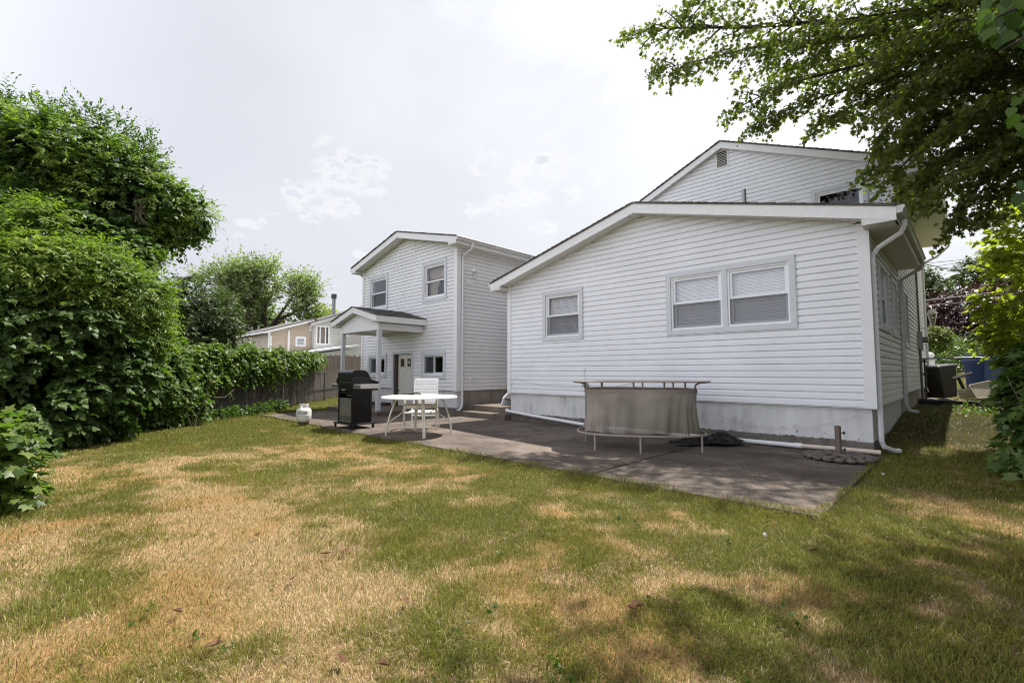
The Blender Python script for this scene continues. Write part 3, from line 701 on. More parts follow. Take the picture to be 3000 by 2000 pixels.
# porch
PXL, PXR, PX, PZ, PSL = -14.62, -11.83, -13.22, 3.16, 0.256
PY0 = 6.77
pm = MB(); zl = PZ - PSL * (PXR - PX)
slope_roof(pm, PXR, zl, PX, PZ, PY0 - .01, HY, .12); slope_roof(pm, PXL, PZ - PSL * (PX - PXL), PX, PZ, PY0 - .01, HY, .12)
pr = pm.build('porch_roof', 'shingle', h2)
pf = MB(); fh = .165; g = .022; zl2 = PZ - PSL * (PX - PXL)
pf.prism([(PXL, PY0, zl2 - g), (PX, PY0, PZ - g), (PX, PY0, PZ - g - fh), (PXL, PY0, zl2 - g - fh)], (0, .02, 0)); pf.prism([(PX + .002, PY0, PZ - g), (PXR, PY0, zl - g), (PXR, PY0, zl - g - fh), (PX + .002, PY0, PZ - g - fh)], (0, .02, 0))
pf.box(PXR - .02, PXR, PY0 + .021, HY - .03, zl - g - fh, zl - g); pf.box(PXL, PXL + .02, PY0 + .021, HY - .03, zl2 - g - fh, zl2 - g)
pf.build('fascia', 'trim', pr, bevel=.002)
so = MB(); so.box(-12.12, PXR - .02, PY0 + .021, HY - .03, zl - g - fh + .002, zl - g - fh + .012); so.box(PXL + .02, -14.33, PY0 + .021, HY - .03, zl2 - g - fh + .002, zl2 - g - fh + .012)
so.prism([(PXR - .03, PY0 + .021, zl - g - fh), (-12.1, PY0 + .021, zl - g - fh), (-12.1, PY0 + .021, zl - g - fh + .07)], (0, .2, 0)); so.prism([(PXL + .03, PY0 + .021, zl2 - g - fh), (-14.35, PY0 + .021, zl2 - g - fh), (-14.35, PY0 + .021, zl2 - g - fh + .07)], (0, .2, 0))
so.prism([(-14.34, PY0 + .021, PZ - g - fh - PSL * 1.12), (PX, PY0 + .021, PZ - g - fh), (-12.1, PY0 + .021, PZ - g - fh - PSL * 1.12), (-12.1, PY0 + .021, PZ - g - fh - PSL * 1.12 + .01), (PX, PY0 + .021, PZ - g - fh + .01), (-14.34, PY0 + .021, PZ - g - fh - PSL * 1.12 + .01)], (0, .17, 0))
so.build('soffit', 'soffit', pr)
pb = MB()
pb.prism([(-14.34, 6.95, 2.41), (-12.02, 6.95, 2.41), (-12.02, 6.95, 2.66), (PX, 6.95, 2.96), (-14.34, 6.95, 2.66)], (0, .03, 0))     # gable panel
pb.box(-12.05, -12.02, 6.981, HY - .03, 2.41, 2.60); pb.box(-14.34, -14.31, 6.981, HY - .03, 2.41, 2.60)
pb.box(-14.30, -12.06, 6.99, HY - .03, 2.50, 2.52)
pb.build('porch_beam', 'trim', h2, bevel=.002)
for x in (-12.09, -14.26): MB().box(x - .055, x + .055, 6.96, 7.07, .11, 2.415).build('porch_post', 'trim_grey', h2, bevel=.003)
# ------------------------------------------------------------------ terrain, lawn, patio
def hgt(x, y):
    x = np.asarray(x, float); y = np.asarray(y, float)
    a = 0.39 * sstep(7.8, 13.0, y) * sstep(-2.2, -1.0, x)
    b = 1.0 * sstep(18.5, 36.0, y) * sstep(-4, 0, x)
    und = 0.025 * (fbm(x * 0.5 + 40, y * 0.5 + 9, 3) - 0.5)
    far = 0.25 * sstep(-16, -26, x)
    return -0.045 + a + b + und + far
def P2(u, v): g_ = ground(u * 3000 / 2352, v * 3000 / 2352); return g_.x, g_.y
DRY = [(60, 1250, .5), (50, 1400, .45), (120, 1480, .3), (90, 1095, .8), (250, 1052, 1.1), (430, 1130, .7), (480, 1175, .6), (420, 1250, .3), (560, 1285, .45), (650, 1315, .35), (520, 1345, .3), (700, 1400, .3), (860, 1330, .35),
       (970, 1480, .28), (620, 1022, 1.0), (730, 1030, .6), (880, 1062, .5), (780, 1085, .5), (1120, 1140, .35), (1240, 1160, .3), (1300, 1200, .25), (1180, 1290, .22), (1320, 1330, .25), (1660, 1262, .2), (1440, 1425, .22),
       (1550, 1500, .25), (1400, 1540, .18), (2150, 1150, .45), (2260, 1195, .3), (2150, 1285, .25), (2280, 1400, .3), (1850, 1375, .12), (1040, 1090, .35), (950, 1120, .35), (300, 1420, .25), (1500, 1170, .2)]
GREEN = [(600, 965, 1.0), (720, 975, .9), (450, 985, 1.2), (1050, 1025, .35), (1250, 1082, .3), (1150, 1200, .35), (1000, 1410, .25), (1700, 1160, .28), (2000, 1170, .3), (2060, 1450, .3), (1300, 1450, .18), (1100, 1490, .2), (300, 1010, 1.4), (250, 1180, .6),
         (900, 1200, .3), (1350, 1110, .2), (1550, 1120, .2), (1900, 1210, .25), (1650, 1380, .18), (2000, 1330, .22), (700, 1240, .3), (200, 1330, .3)]
DRYP = [(*P2(u, v), r) for u, v, r in DRY]; GRNP = [(*P2(u, v), r) for u, v, r in GREEN]
STREAK = [(380, 1060, 480, 1190), (480, 1190, 570, 1300), (520, 1120, 620, 1230), (620, 1230, 700, 1330), (410, 1240, 540, 1390), (60, 1210, 40, 1330), (660, 1280, 760, 1390), (800, 1330, 900, 1360)]
def dryness(x, y):
    n = fbm(x * 1.1 + 3, y * 1.1 + 8, 5); n2 = fbm(x * 4.2 + 31, y * 4.2, 3)
    d = 0.17 + (n - 0.5) * 1.5 + (n2 - 0.5) * 1.7 + (fbm(x * 11 + 3, y * 11, 2) - .5) * .7
    for px_, py_, r in DRYP: d = d + 0.30 * np.exp(-((x - px_) ** 2 + (y - py_) ** 2) / (2 * (r * .8) ** 2))
    for px_, py_, r in GRNP: d = d - 0.40 * np.exp(-((x - px_) ** 2 + (y - py_) ** 2) / (2 * (r * .8) ** 2))
    for (ua, va, ub, vb) in STREAK:
        ax, ay = P2(ua, va); bx, by = P2(ub, vb); L2 = (bx - ax) ** 2 + (by - ay) ** 2
        t = np.clip(((x - ax) * (bx - ax) + (y - ay) * (by - ay)) / L2, 0, 1)
        q = (x - ax - t * (bx - ax)) ** 2 + (y - ay - t * (by - ay)) ** 2
        d = d + .60 * np.exp(-q / (2 * .17 ** 2))
    # greener fringe along the slab edge and under the hedge
    e = np.exp(-((4.68 - y) / 0.28) ** 2) * (y < 4.9) * (x < -0.8) * (x > -14.8)
    d = d - 0.55 * e - 0.5 * np.exp(-((x + 0.8) / 0.25) ** 2) * (y > 4.2) * (y < 9)
    d = d - 0.5 * sstep(-11.5, -13.5, x)
    return np.clip(d, 0, 1)
def lin(a, b, s): return list(np.arange(a, b, s))
gx = np.array([-160, -110, -80, -60, -48, -40, -34, -30, -27] + lin(-25, -16.01, .6) + lin(-16, 4.01, .11) + lin(4.6, 14, .8) + [16, 20, 26, 36, 50, 80, 120])
gy = np.array([-40, -20, -10, -6, -4, -2.5, -1.5] + lin(-1, 9.01, .11) + lin(9.4, 21, .4) + [22, 24, 26, 28, 31, 34, 38, 44, 52, 64, 80, 110, 160])
XX, YY = np.meshgrid(gx, gy, indexing='ij')
ZZ = hgt(XX, YY)
nx, ny = XX.shape
me = bpy.data.meshes.new('lawn')
V_ = np.stack([XX, YY, ZZ], -1).reshape(-1, 3)
ii = np.arange(nx * ny).reshape(nx, ny)
Q = np.stack([ii[:-1, :-1], ii[1:, :-1], ii[1:, 1:], ii[:-1, 1:]], -1).reshape(-1, 4)
def fill_mesh(me, V_, Fq):
    k = Fq.shape[1]
    me.vertices.add(len(V_)); me.vertices.foreach_set('co', np.ascontiguousarray(V_, dtype=np.float32).ravel())
    me.loops.add(Fq.size); me.loops.foreach_set('vertex_index', np.ascontiguousarray(Fq, dtype=np.int32).ravel())
    me.polygons.add(len(Fq)); me.polygons.foreach_set('loop_start', np.arange(0, Fq.size, k, dtype=np.int32))
    me.update(calc_edges=True)
fill_mesh(me, V_, Q)
at_ = me.color_attributes.new('dry', 'FLOAT_COLOR', 'POINT')
dd = dryness(XX, YY).reshape(-1)
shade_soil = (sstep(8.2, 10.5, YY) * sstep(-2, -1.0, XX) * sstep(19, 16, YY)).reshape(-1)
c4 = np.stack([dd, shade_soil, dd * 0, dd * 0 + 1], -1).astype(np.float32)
at_.data.foreach_set('color', c4.ravel())
me.polygons.foreach_set('use_smooth', [True] * len(me.polygons))
def lawn_mat():
    m, nt, b = newmat('lawn_soil'); L = nt.links
    a = N(nt, 'ShaderNodeAttribute', attribute_name='dry'); sp = N(nt, 'ShaderNodeSeparateColor'); L.new(a.outputs['Color'], sp.inputs[0])
    g = N(nt, 'ShaderNodeNewGeometry')
    n = N(nt, 'ShaderNodeTexNoise', Scale=35.0, Detail=6.0, Roughness=0.7); L.new(g.outputs['Position'], n.inputs['Vector'])
    ad = N(nt, 'ShaderNodeMath', operation='MULTIPLY_ADD'); ad.inputs[1].default_value = 0.5; L.new(n.outputs['Fac'], ad.inputs[0]); L.new(sp.outputs[0], ad.inputs[2])
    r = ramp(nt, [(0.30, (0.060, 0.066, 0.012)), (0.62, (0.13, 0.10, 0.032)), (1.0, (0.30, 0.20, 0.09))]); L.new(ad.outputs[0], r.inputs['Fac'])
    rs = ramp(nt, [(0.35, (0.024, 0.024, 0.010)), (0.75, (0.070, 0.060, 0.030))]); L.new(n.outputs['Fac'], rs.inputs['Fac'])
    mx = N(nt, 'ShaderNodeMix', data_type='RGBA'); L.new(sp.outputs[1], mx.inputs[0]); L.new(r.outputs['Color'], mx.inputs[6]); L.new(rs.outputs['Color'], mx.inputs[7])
    L.new(mx.outputs[2], b.inputs['Base Color']); b.inputs['Roughness'].default_value = 0.95; b.inputs['Specular IOR Level'].default_value = 0.1
    bp = N(nt, 'ShaderNodeBump', Strength=0.8, Distance=0.03); L.new(n.outputs['Fac'], bp.inputs['Height']); L.new(bp.outputs['Normal'], b.inputs['Normal'])
    return m
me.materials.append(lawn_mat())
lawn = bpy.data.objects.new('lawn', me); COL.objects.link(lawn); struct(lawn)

# patio: three poured slabs with open joints, one object
pt = MB()
xs = [-14.45, -10.2, -5.73, -3.30, -0.95]
for a, b in zip(xs, xs[1:]):
    tz = {-10.2: -.002, -5.73: .0, -3.30: -.004, -0.95: -.006, -14.45: 0}[a if a in (-10.2, -5.73, -3.30) else -14.45]
    pt.box(a + .011, b - .011, 4.70 + random.uniform(-.02, .02), 8.70, -.14, tz)
patio = struct(pt.build('patio', 'patio', bevel=.012))
# concrete steps in the gap
cs = MB(); cs.box(-10.38, -8.41, 8.40, 8.80, -.1, .135); cs.box(-10.36, -8.40, 8.801, 11.4, -.1, .285)
tag(cs.build('concrete_steps', 'step', bevel=.015), 'stained concrete steps and landing in the gap between the two white houses', 'steps')
sl = MB(); sl.box(-14.75, -11.72, 6.76, 8.49, -.1, .112)
stp = tag(sl.build('porch_slab', 'step', bevel=.012), 'raised concrete slab under the small porch', 'slab')
lg = MB(); lg.box(-14.6, -13.76, 8.15, 8.47, .114, .20); tag(lg.build('timber_step', 'wood_grey', bevel=.006), 'low brown timber ledge on the porch slab left of the back door', 'step')
# wooden stairs
ws = thing('wooden_stairs', 'mossy brown wooden stairs with a white stringer rising beside the white house', 'stairs', (-8.9, 9.6, .285))
sg = MB(); sg.prism([(-9.36, 9.20, .287), (-9.36, 9.28, .50), (-9.36, 10.9, 1.62), (-9.36, 11.05, 1.5), (-9.36, 9.55, .287)], (.045, 0, 0)); sg.build('stringer', 'trim', ws)
for i in range(6):
    MB().box(-9.31, -8.47, 9.32 + .25 * i, 9.60 + .25 * i, .44 + .18 * i, .475 + .18 * i).build('tread', 'wood_grey', ws)
MB().box(-9.31, -8.47, 9.62, 9.63, .287, .43).build('riser', 'wood_grey', ws)

# ------------------------------------------------------------------ grass
def grass():
    pts = []
    # candidate area in polar sectors round the camera: density falls with distance
    rings = [(1.2, 2.6, 21000), (2.6, 4.0, 15000), (4.0, 6.5, 8000), (6.5, 10, 3800), (10, 15, 1500), (15, 24, 500)]
    for r0, r1, den in rings:
        a0, a1 = math.radians(75), math.radians(192)
        area = (r1 * r1 - r0 * r0) / 2 * (a1 - a0)
        n = int(area * den)
        r = np.sqrt(rng.random(n) * (r1 * r1 - r0 * r0) + r0 * r0); a = a0 + rng.random(n) * (a1 - a0)
        x = r * np.cos(a); y = r * np.sin(a)
        pts.append(np.stack([x, y, np.full(n, r0)], -1))
    p = np.concatenate(pts); x, y = p[:, 0], p[:, 1]
    edge = 4.70 + 0.13 * (fbm(x * 3.1, x * 0 + 2.0, 4) - .42) * 2
    patio_in = (y > edge) & (y < 8.7) & (x < -0.98 + .16 * (fbm(y * 4, y * 0 + 9, 3) - .6)) & (x > -14.44)
    house_in = ((y > 8.6) & (x < -1.06) & (x > -8.45)) | ((y > 8.5) & (x < -8.4) & (x > -15.8))
    fr = -0.682 * 0  # fence line test
    beyond = ((x + 13.0) * 0.73 + (y - 1.6) * 0.683) < -0.3          # behind the fence / hedge line
    right = x > 3.4
    soil = (sstep(8.6, 10.5, y) * (x > -1.1)) * (rng.random(len(x)) < .30)
    keep = ~(patio_in | house_in | beyond | right) & (soil < .5)
    x, y, rr = x[keep], y[keep], p[keep, 2]
    # visible wedge only, with a margin
    f = FW[0] * x + FW[1] * y; s = RT[0] * x + RT[1] * y
    k = (f > .9) & (np.abs(s) < f * 1.25 + 1.0); x, y, rr = x[k], y[k], rr[k]
    n = len(x); z = np.where((y > 4.70) & (y < 8.7) & (x < -.96) & (x > -14.44), -.012, hgt(x, y))
    dr = dryness(x, y)
    isdry = rng.random(n) < np.clip(dr * .80 + .06, .10, .80)
    edge_d = np.clip(1 - np.abs(y - 4.66) / .22, 0, 1) * (x < -0.9) * (x > -14.5) + np.clip(1 - np.abs(x + .85) / .22, 0, 1) * (y > 4.6) * (y < 8.6)
    tall = fbm(x * 2.2 + 70, y * 2.2, 3)
    h = (0.018 + 0.042 * rng.random(n) ** 1.4) * np.where(isdry, .80, 1.0) * (.65 + .8 * tall) + .07 * edge_d * rng.random(n)
    w = (0.0008 + 0.0010 * rng.random(n)) * (1 + .16 * np.maximum(rr - 2, 0)) * np.where(isdry, .85, 1.1)
    w = np.minimum(w, .011)
    ang = rng.random(n) * 2 * PI
    # flattened straw follows a swirling lie direction
    lie = fbm(x * .8 + 5, y * .8 + 50, 2) * 12
    lean = np.where(isdry, .75 + .85 * rng.random(n), .20 + 1.0 * rng.random(n))
    la = np.where(rng.random(n) < .4, lie + rng.normal(0, .9, n), rng.random(n) * 2 * PI)
    dx, dy = np.cos(la), np.sin(la)
    sx, sy = np.cos(ang) * w, np.sin(ang) * w
    hz1 = h * .55; o1 = h * .35 * lean; hz2 = h * np.cos(np.minimum(lean, 1.45)); o2 = h * 1.0 * np.sin(np.minimum(lean, 1.45)) + o1 * .4
    V = np.empty((n, 5, 3), np.float32)
    zb = z - .004
    V[:, 0] = np.stack([x - sx, y - sy, zb], -1); V[:, 1] = np.stack([x + sx, y + sy, zb], -1)
    V[:, 2] = np.stack([x - sx * .8 + dx * o1, y - sy * .8 + dy * o1, z + hz1 * np.cos(lean * .5)], -1)
    V[:, 3] = np.stack([x + sx * .8 + dx * o1, y + sy * .8 + dy * o1, z + hz1 * np.cos(lean * .5)], -1)
    V[:, 4] = np.stack([x + dx * o2, y + dy * o2, z + np.maximum(hz2, hz1 * .6)], -1)
    base = np.arange(n)[:, None] * 5
    T = np.concatenate([base + np.array([[0, 1, 3]]), base + np.array([[0, 3, 2]]), base + np.array([[2, 3, 4]])], 0)
    me = bpy.data.meshes.new('grass'); fill_mesh(me, V.reshape(-1, 3), T)
    col = np.empty((n, 3), np.float32)
    t = rng.random((n, 1)); hue = fbm(x * 1.7, y * 1.7 + 90, 3)[:, None]
    green = (1 - t) * np.array([[.075, .100, .013]]) + t * np.array([[.25, .265, .048]])
    green = green * (1 - .45 * hue) + np.array([[.34, .30, .04]]) * .45 * hue
    og = sstep(.46, .68, fbm(x * 1.5 + 60, y * 1.5 + 33, 3))[:, None]
    straw = (1 - t) * np.array([[.26, .175, .085]]) + t * ((1 - og) * np.array([[.76, .60, .39]]) + og * np.array([[.66, .42, .17]]))
    col[:] = np.where(isdry[:, None], straw, green)
    brown = (rng.random(n) < .06); col[brown] = np.array([.16, .09, .045])
    c5 = np.concatenate([np.repeat(col[:, None], 5, 1), np.ones((n, 5, 1), np.float32)], -1).astype(np.float32)
    a = me.color_attributes.new('blade', 'FLOAT_COLOR', 'POINT'); a.data.foreach_set('color', c5.ravel())
    m, nt, b = newmat('grass_blade'); L = nt.links
    at2 = N(nt, 'ShaderNodeAttribute', attribute_name='blade'); L.new(at2.outputs['Color'], b.inputs['Base Color']); b.inputs['Roughness'].default_value = .55; b.inputs['Specular IOR Level'].default_value = .35
    tr = N(nt, 'ShaderNodeBsdfTranslucent'); L.new(at2.outputs['Color'], tr.inputs['Color'])
    ms = N(nt, 'ShaderNodeMixShader'); ms.inputs[0].default_value = .3; L.new(b.outputs[0], ms.inputs[1]); L.new(tr.outputs[0], ms.inputs[2]); L.new(ms.outputs[0], nt.nodes['Material Output'].inputs['Surface'])
    me.materials.append(m)
    o = bpy.data.objects.new('grass', me); COL.objects.link(o); o['kind'] = 'stuff'; o['label'] = 'patchy lawn grass, part green and part dried to straw'; o['category'] = 'grass'
    print('grass blades', n)
grass()

# ------------------------------------------------------------------ things on the patio
# propane tank
tk = thing('propane_tank', 'white propane tank with collar standing at the edge of the patio', 'gas tank', (-11.24, 4.60, 0))
R = .165
MB().lathe([(.0, .035), (.10, .04), (.145, .065), (R, .11), (R, .195), (R + .004, .20), (R + .004, .212), (R, .217), (R, .30), (.155, .335), (.125, .362), (.07, .38), (0, .386)], tk.location, 32).build('body', 'tank', tk, smooth=True)
MB().lathe([(.10, 0), (.115, 0), (.115, .055), (.10, .055)], tk.location, 28).build('foot_ring', 'rust', tk, smooth=True)
co = MB()
for a0, a1, z0, z1 in ((0, 360, .435, .462), (-35, 25, .365, .44), (70, 120, .365, .44), (150, 205, .365, .44), (245, 300, .365, .44)):
    co.lathe([(.098, z0), (.103, z0), (.103, z1), (.098, z1)], tk.location, 30, math.radians(a0), math.radians(a1))
co.build('collar', 'tank', tk)
vl = MB(); vl.lathe([(.0, .38), (.018, .38), (.018, .41), (.012, .415), (.012, .43), (.028, .43), (.028, .445), (0, .445)], tk.location, 12); vl.tube([(-11.24, 4.60, .40), (-11.19, 4.57, .40)], .014, 8); vl.build('valve', 'black_matt', tk)
lb = MB(); lb.lathe([(R + .0012, .225), (R + .0012, .295)], tk.location, 16, math.radians(-75), math.radians(5))
def label_mat():
    m, nt, b = newmat('worn_label'); L = nt.links
    g_ = N(nt, 'ShaderNodeNewGeometry'); mp = N(nt, 'ShaderNodeMapping'); mp.inputs['Scale'].default_value = (1, 1, 3.0); L.new(g_.outputs['Position'], mp.inputs['Vector'])
    n = N(nt, 'ShaderNodeTexNoise', Scale=34.0, Detail=3.0); L.new(mp.outputs['Vector'], n.inputs['Vector'])
    r = ramp(nt, [(0.42, (.30, .28, .27)), (.55, (.66, .63, .60))]); L.new(n.outputs['Fac'], r.inputs['Fac']); L.new(r.outputs['Color'], b.inputs['Base Color'])
    return m
lb.build('warning_label', label_mat(), tk)

# gas grill
gr = thing('gas_grill', 'black gas grill on casters with silver side shelves', 'grill', (-9.74, 5.08, 0))
GX0, GX1, GY0, GY1 = -10.07, -9.42, 4.86, 5.32
cab = MB()
for x in (GX0, GX1 - .05):
    for y in (GY0, GY1 - .05): cab.box(x, x + .05, y, y + .05, .12, .94)
cab.box(GX1 - .02, GX1 - .006, GY0 + .05, GY1 - .05, .12, .94); cab.box(GX0 + .006, GX0 + .02, GY0 + .05, GY1 - .05, .12, .94)
cab.box(GX0 + .05, GX1 - .05, GY1 - .02, GY1 - .008, .12, .94)
cab.box(GX0 + .05, GX1 - .05, GY0 + .006, GY0 + .02, .74, .94); cab.box(GX0 + .05, GX1 - .05, GY0 + .25, GY0 + .27, .12, .74)
for z in (.70, .645, .34, .30, .26, .22): cab.box(GX1 - .006, GX1 + .002, GY0 + .09, GY1 - .09, z, z + .012)
cab.box(GX1 - .006, GX1 + .004, GY0 + .075, GY1 - .075, .745, .755)
for k in range(3): cab.box(GX1 - .006, GX1 + .002, GY0 + .10 + .05 * 0, GY0 + .2, .46 + .03 * k, .47 + .03 * k); cab.box(GX1 - .006, GX1 + .002, GY0 + .25, GY0 + .36, .46 + .03 * k, .47 + .03 * k)
cab.build('cabinet', 'black_paint', gr, bevel=.004)
bp_ = MB(); bp_.box(GX0 + .05, GX1 - .05, GY0 + .012, GY0 + .022, .13, .645); pnl = bp_.build('rear_panel', 'steel_panel', gr, bevel=.003)
vs_ = MB()
for k in range(4):
    for j in range(5): vs_.box(GX0 + .07 + j * .105, GX0 + .155 + j * .105, GY0 + .009, GY0 + .0115, .17 + k * .025, .178 + k * .025)
vs_.build('vent_slots', 'black_matt', pnl)
MB().box(GX0 + .20, GX0 + .5, GY0 + .10, GY0 + .14, .68, .71).build('grease_tray', 'steel', gr)
MB().tube([(GX0 + .17, GY0 - .002, .845), (GX0 + .22, GY0 - .012, .82), (GX0 + .28, GY0 - .014, .815), (GX0 + .34, GY0 - .012, .825), (GX0 + .38, GY0 - .002, .85)], .005, 6).build('wire_clip', 'steel', gr)
lid = MB()
prof = [(4.86, .965), (4.845, 1.0), (4.855, 1.19), (4.875, 1.225), (4.92, 1.243), (5.02, 1.25), (5.12, 1.245), (5.18, 1.225), (5.225, 1.18), (5.26, 1.11), (5.30, 1.05), (5.34, 1.0), (5.35, .965)]
lid.prism([(GX0 - .02, y, z) for y, z in prof], (GX1 - GX0 + .02, 0, 0))
lo = lid.build('lid', 'black_paint', gr, bevel=.006)
cap = [(4.845, .94), (4.835, 1.05), (4.87, 1.085), (4.97, 1.095), (5.10, 1.09), (5.22, 1.07), (5.35, 1.03), (5.46, .99), (5.475, .965), (5.43, .945), (5.36, .935)]
cp_ = MB(); cp_.prism([(GX1 - .002, y, z) for y, z in cap], (.035, 0, 0)); cp_.prism([(GX0 - .055, y, z) for y, z in cap], (.035, 0, 0)); cp_.build('end_cap', 'black_matt', lo, bevel=.004)
MB().tube([(GX0 - .03, 5.445, .98), (GX1 + .02, 5.445, .98)], .014, 10).build('handle', 'steel', lo, smooth=True)
cpn = MB(); cpn.prism([(GX0 + .02, 5.32, .94), (GX0 + .02, 5.33, .83), (GX0 + .02, 5.47, .80), (GX0 + .02, 5.49, .83), (GX0 + .02, 5.40, .93)], (GX1 - GX0 - .04, 0, 0)); cpn.build('control_panel', 'black_matt', gr, bevel=.004)
for x in (-9.95, -9.75, -9.55): MB().tube([(x, 5.45, .87), (x, 5.49, .882)], .02, 12).build('knob', 'black_matt', gr)
sh = MB(); sh.box(GX1 + .005, GX1 + .335, GY0 + .005, GY1 - .005, .855, .945); sh.build('side_shelf', 'steel', gr, bevel=.008)
sh = MB(); sh.box(GX0 - .335, GX0 - .005, GY0 + .005, GY1 - .005, .855, .945); sh.build('side_shelf', 'steel', gr, bevel=.008)
bt = MB(); bt.box(GX0 - .07, GX1 + .07, GY0 - .07, GY1 + .06, .085, .118); bt.build('base_tray', 'black_matt', gr, bevel=.01)
for x in (GX0 - .03, GX1 + .03):
    for y in (GY0 - .03, GY1 + .02):
        c_ = MB(); c_.lathe([(0, -.014), (.036, -.014), (.040, -.008), (.040, .008), (.036, .014), (0, .014)], (0, 0, 0), 16)
        c_.v = [(x + p[0], y + p[2], .040 + p[1]) for p in c_.v]; c_.build('caster', 'black_matt', gr, smooth=True)
# round table
TX, TY = -7.73, 5.39
tb = thing('patio_table', 'round white patio table with splayed curved legs', 'table', (TX, TY, 0))
MB().lathe([(0, .742), (.66, .742), (.69, .741), (.715, .735), (.728, .722), (.728, .706), (.715, .70), (.69, .712), (.4, .716), (0, .716)], (TX, TY, 0), 56).build('tabletop', 'white_plastic', tb, smooth=True)
MB().lathe([(0, .7432), (.662, .7432)], (TX, TY, 0), 56).build('table_surface', 'off_white', tb)
MB().lathe([(.018, .7435), (.045, .7435), (.045, .748), (.018, .748)], (TX, TY, 0), 18).build('umbrella_hole_ring', 'taupe', tb)
for a in (-116, -27, 63, 153):
    ca, sa = math.cos(math.radians(a)), math.sin(math.radians(a))
    def rp(r, z, t=0): return (TX + ca * r - sa * t, TY + sa * r + ca * t, z)
    lgm = MB()
    for t in (-.013, .013): lgm.tube([rp(.40, .714, t), rp(.455, .66, t), rp(.505, .54, t), rp(.555, .40, t), rp(.60, .22, t), rp(.622, .09, t), rp(.628, .0, t)], .0155, 8)
    L_ = lgm.build('leg', 'off_white', tb, smooth=True)
    MB().tube([rp(.30, .60), rp(.30, .50), rp(.32, .44), rp(.38, .385), rp(.48, .32), rp(.56, .26), rp(.595, .22)], .013, 8).build('leg_brace', 'off_white', L_, smooth=True)
rg = MB(); rg.lathe([(.296, .515), (.302, .515), (.302, .575), (.296, .575), (.296, .515)], (TX, TY, 0), 40); rg.lathe([(.0, .69), (.3, .69), (.3, .71), (0, .71)], (TX, TY, 0), 24); rg.build('hoop_brace', 'off_white', tb, smooth=True)
# grill tool on the table
gt = MB()
def tp(r, f, z): p_ = cam2w(r, f); return (TX + p_[0], TY + p_[1], z)
gt.tube([tp(-.42, .30, .752), tp(-.30, .31, .757), tp(-.22, .32, .765), tp(-.15, .33, .79), tp(-.08, .34, .775), tp(-.05, .345, .752)], [.008, .011, .012, .013, .012, .02], 6); gt.tube([tp(-.30, .33, .752), tp(-.2, .36, .752), tp(-.1, .36, .752)], .011, 6)
tag(gt.build('grill_tool', 'black_matt', smooth=True), 'black grill tool lying on the round white table', 'tool')
# chair
ch = thing('patio_chair', 'white strap patio chair with arms behind the round table', 'chair', (-8.25, 5.77, 0), math.radians(44))
def lb_(name, mb, mat='white_plastic', par=ch, **k): return mb.build(name, mat, par, world=False, **k)
for s in (-1, 1):
    x = s * .335
    a = MB(); a.tube([(x, 0, 0), (x, 0, .30), (x, .005, .52), (x, .015, .60), (x, .06, .655), (x, .14, .665), (x, .40, .64), (x * .82, .52, .62)], .022, 8)
    lb_('arm_leg', a, 'off_white', smooth=True)
    r_ = MB(); r_.tube([(x * .9, .62, 0), (x * .88, .58, .2), (x * .84, .52, .40)], .015, 8); lb_('leg', r_, smooth=True)
    b_ = MB(); b_.tube([(s * .255, .06, .37), (s * .255, .42, .365), (s * .255, .50, .42), (s * .255, .60, .75), (s * .255, .665, 1.05)], .014, 8); lb_('back_rail', b_, smooth=True)
cr = MB(); cr.tube([(-.335, 0, .355), (.335, 0, .355)], .022, 8); cr.tube([(-.29, .56, .25), (.29, .56, .25)], .012, 8); cr.tube([(-.255, .665, 1.05), (.255, .665, 1.05)], .014, 8); lb_('frame', cr, smooth=True)
def straps(name, n, fn):
    mb = MB()
    for i in range(n):
        a, b = fn(i / n + .06 / n), fn((i + 1) / n - .10 / n)
        mb.hexa([(-.268, a[0], a[1]), (.268, a[0], a[1]), (.268, a[0] + a[2], a[1] + a[3]), (-.268, a[0] + a[2], a[1] + a[3]), (-.268, b[0], b[1]), (.268, b[0], b[1]), (.268, b[0] + a[2], b[1] + a[3]), (-.268, b[0] + a[2], b[1] + a[3])])
    lb_(name, mb, bevel=.003)
straps('backrest', 11, lambda t: (.492 + .17 * t, .44 + .61 * t, .004, -.001)); straps('seat', 7, lambda t: (.04 + .40 * t, .388 - .012 * math.sin(t * PI), 0, -.006))

# bar with a cloth skirt
BC = (-3.93, 7.05); bd = math.radians(34)
def bo(a, b, n=64, z=0, p=2.6, cx=0, cy=0):
    o_ = []
    for i in range(n):
        t = 2 * PI * i / n; c_, s_ = math.cos(t), math.sin(t)
        x = a * math.copysign(abs(c_) ** (2 / p), c_) + cx; y = b * math.copysign(abs(s_) ** (2 / p), s_) + cy
        o_.append((BC[0] + x * math.cos(bd) - y * math.sin(bd), BC[1] + x * math.sin(bd) + y * math.cos(bd), z))
    return o_
def bpnt(x, y, z): return (BC[0] + x * math.cos(bd) - y * math.sin(bd), BC[1] + x * math.sin(bd) + y * math.cos(bd), z)
br = thing('patio_bar', 'oval patio bar with thin counter and taupe cloth skirt against the house', 'bar', (BC[0], BC[1], 0))
t0, t1 = bo(1.08, .68, 80, 1.045), bo(1.08, .68, 80, 1.06)
i0, i1 = bo(.74, .36, 80, 1.045), bo(.74, .36, 80, 1.06)
ct = MB(); n = 80
ct.add(t0 + t1 + i0 + i1, [(i, (i + 1) % n, n + (i + 1) % n, n + i) for i in range(n)] + [(2 * n + i, 3 * n + i, 3 * n + (i + 1) % n, 2 * n + (i + 1) % n) for i in range(n)] + [(n + i, n + (i + 1) % n, 3 * n + (i + 1) % n, 3 * n + i) for i in range(n)] + [(i, 2 * n + i, 2 * n + (i + 1) % n, (i + 1) % n) for i in range(n)])
ct.build('countertop', 'counter', br)
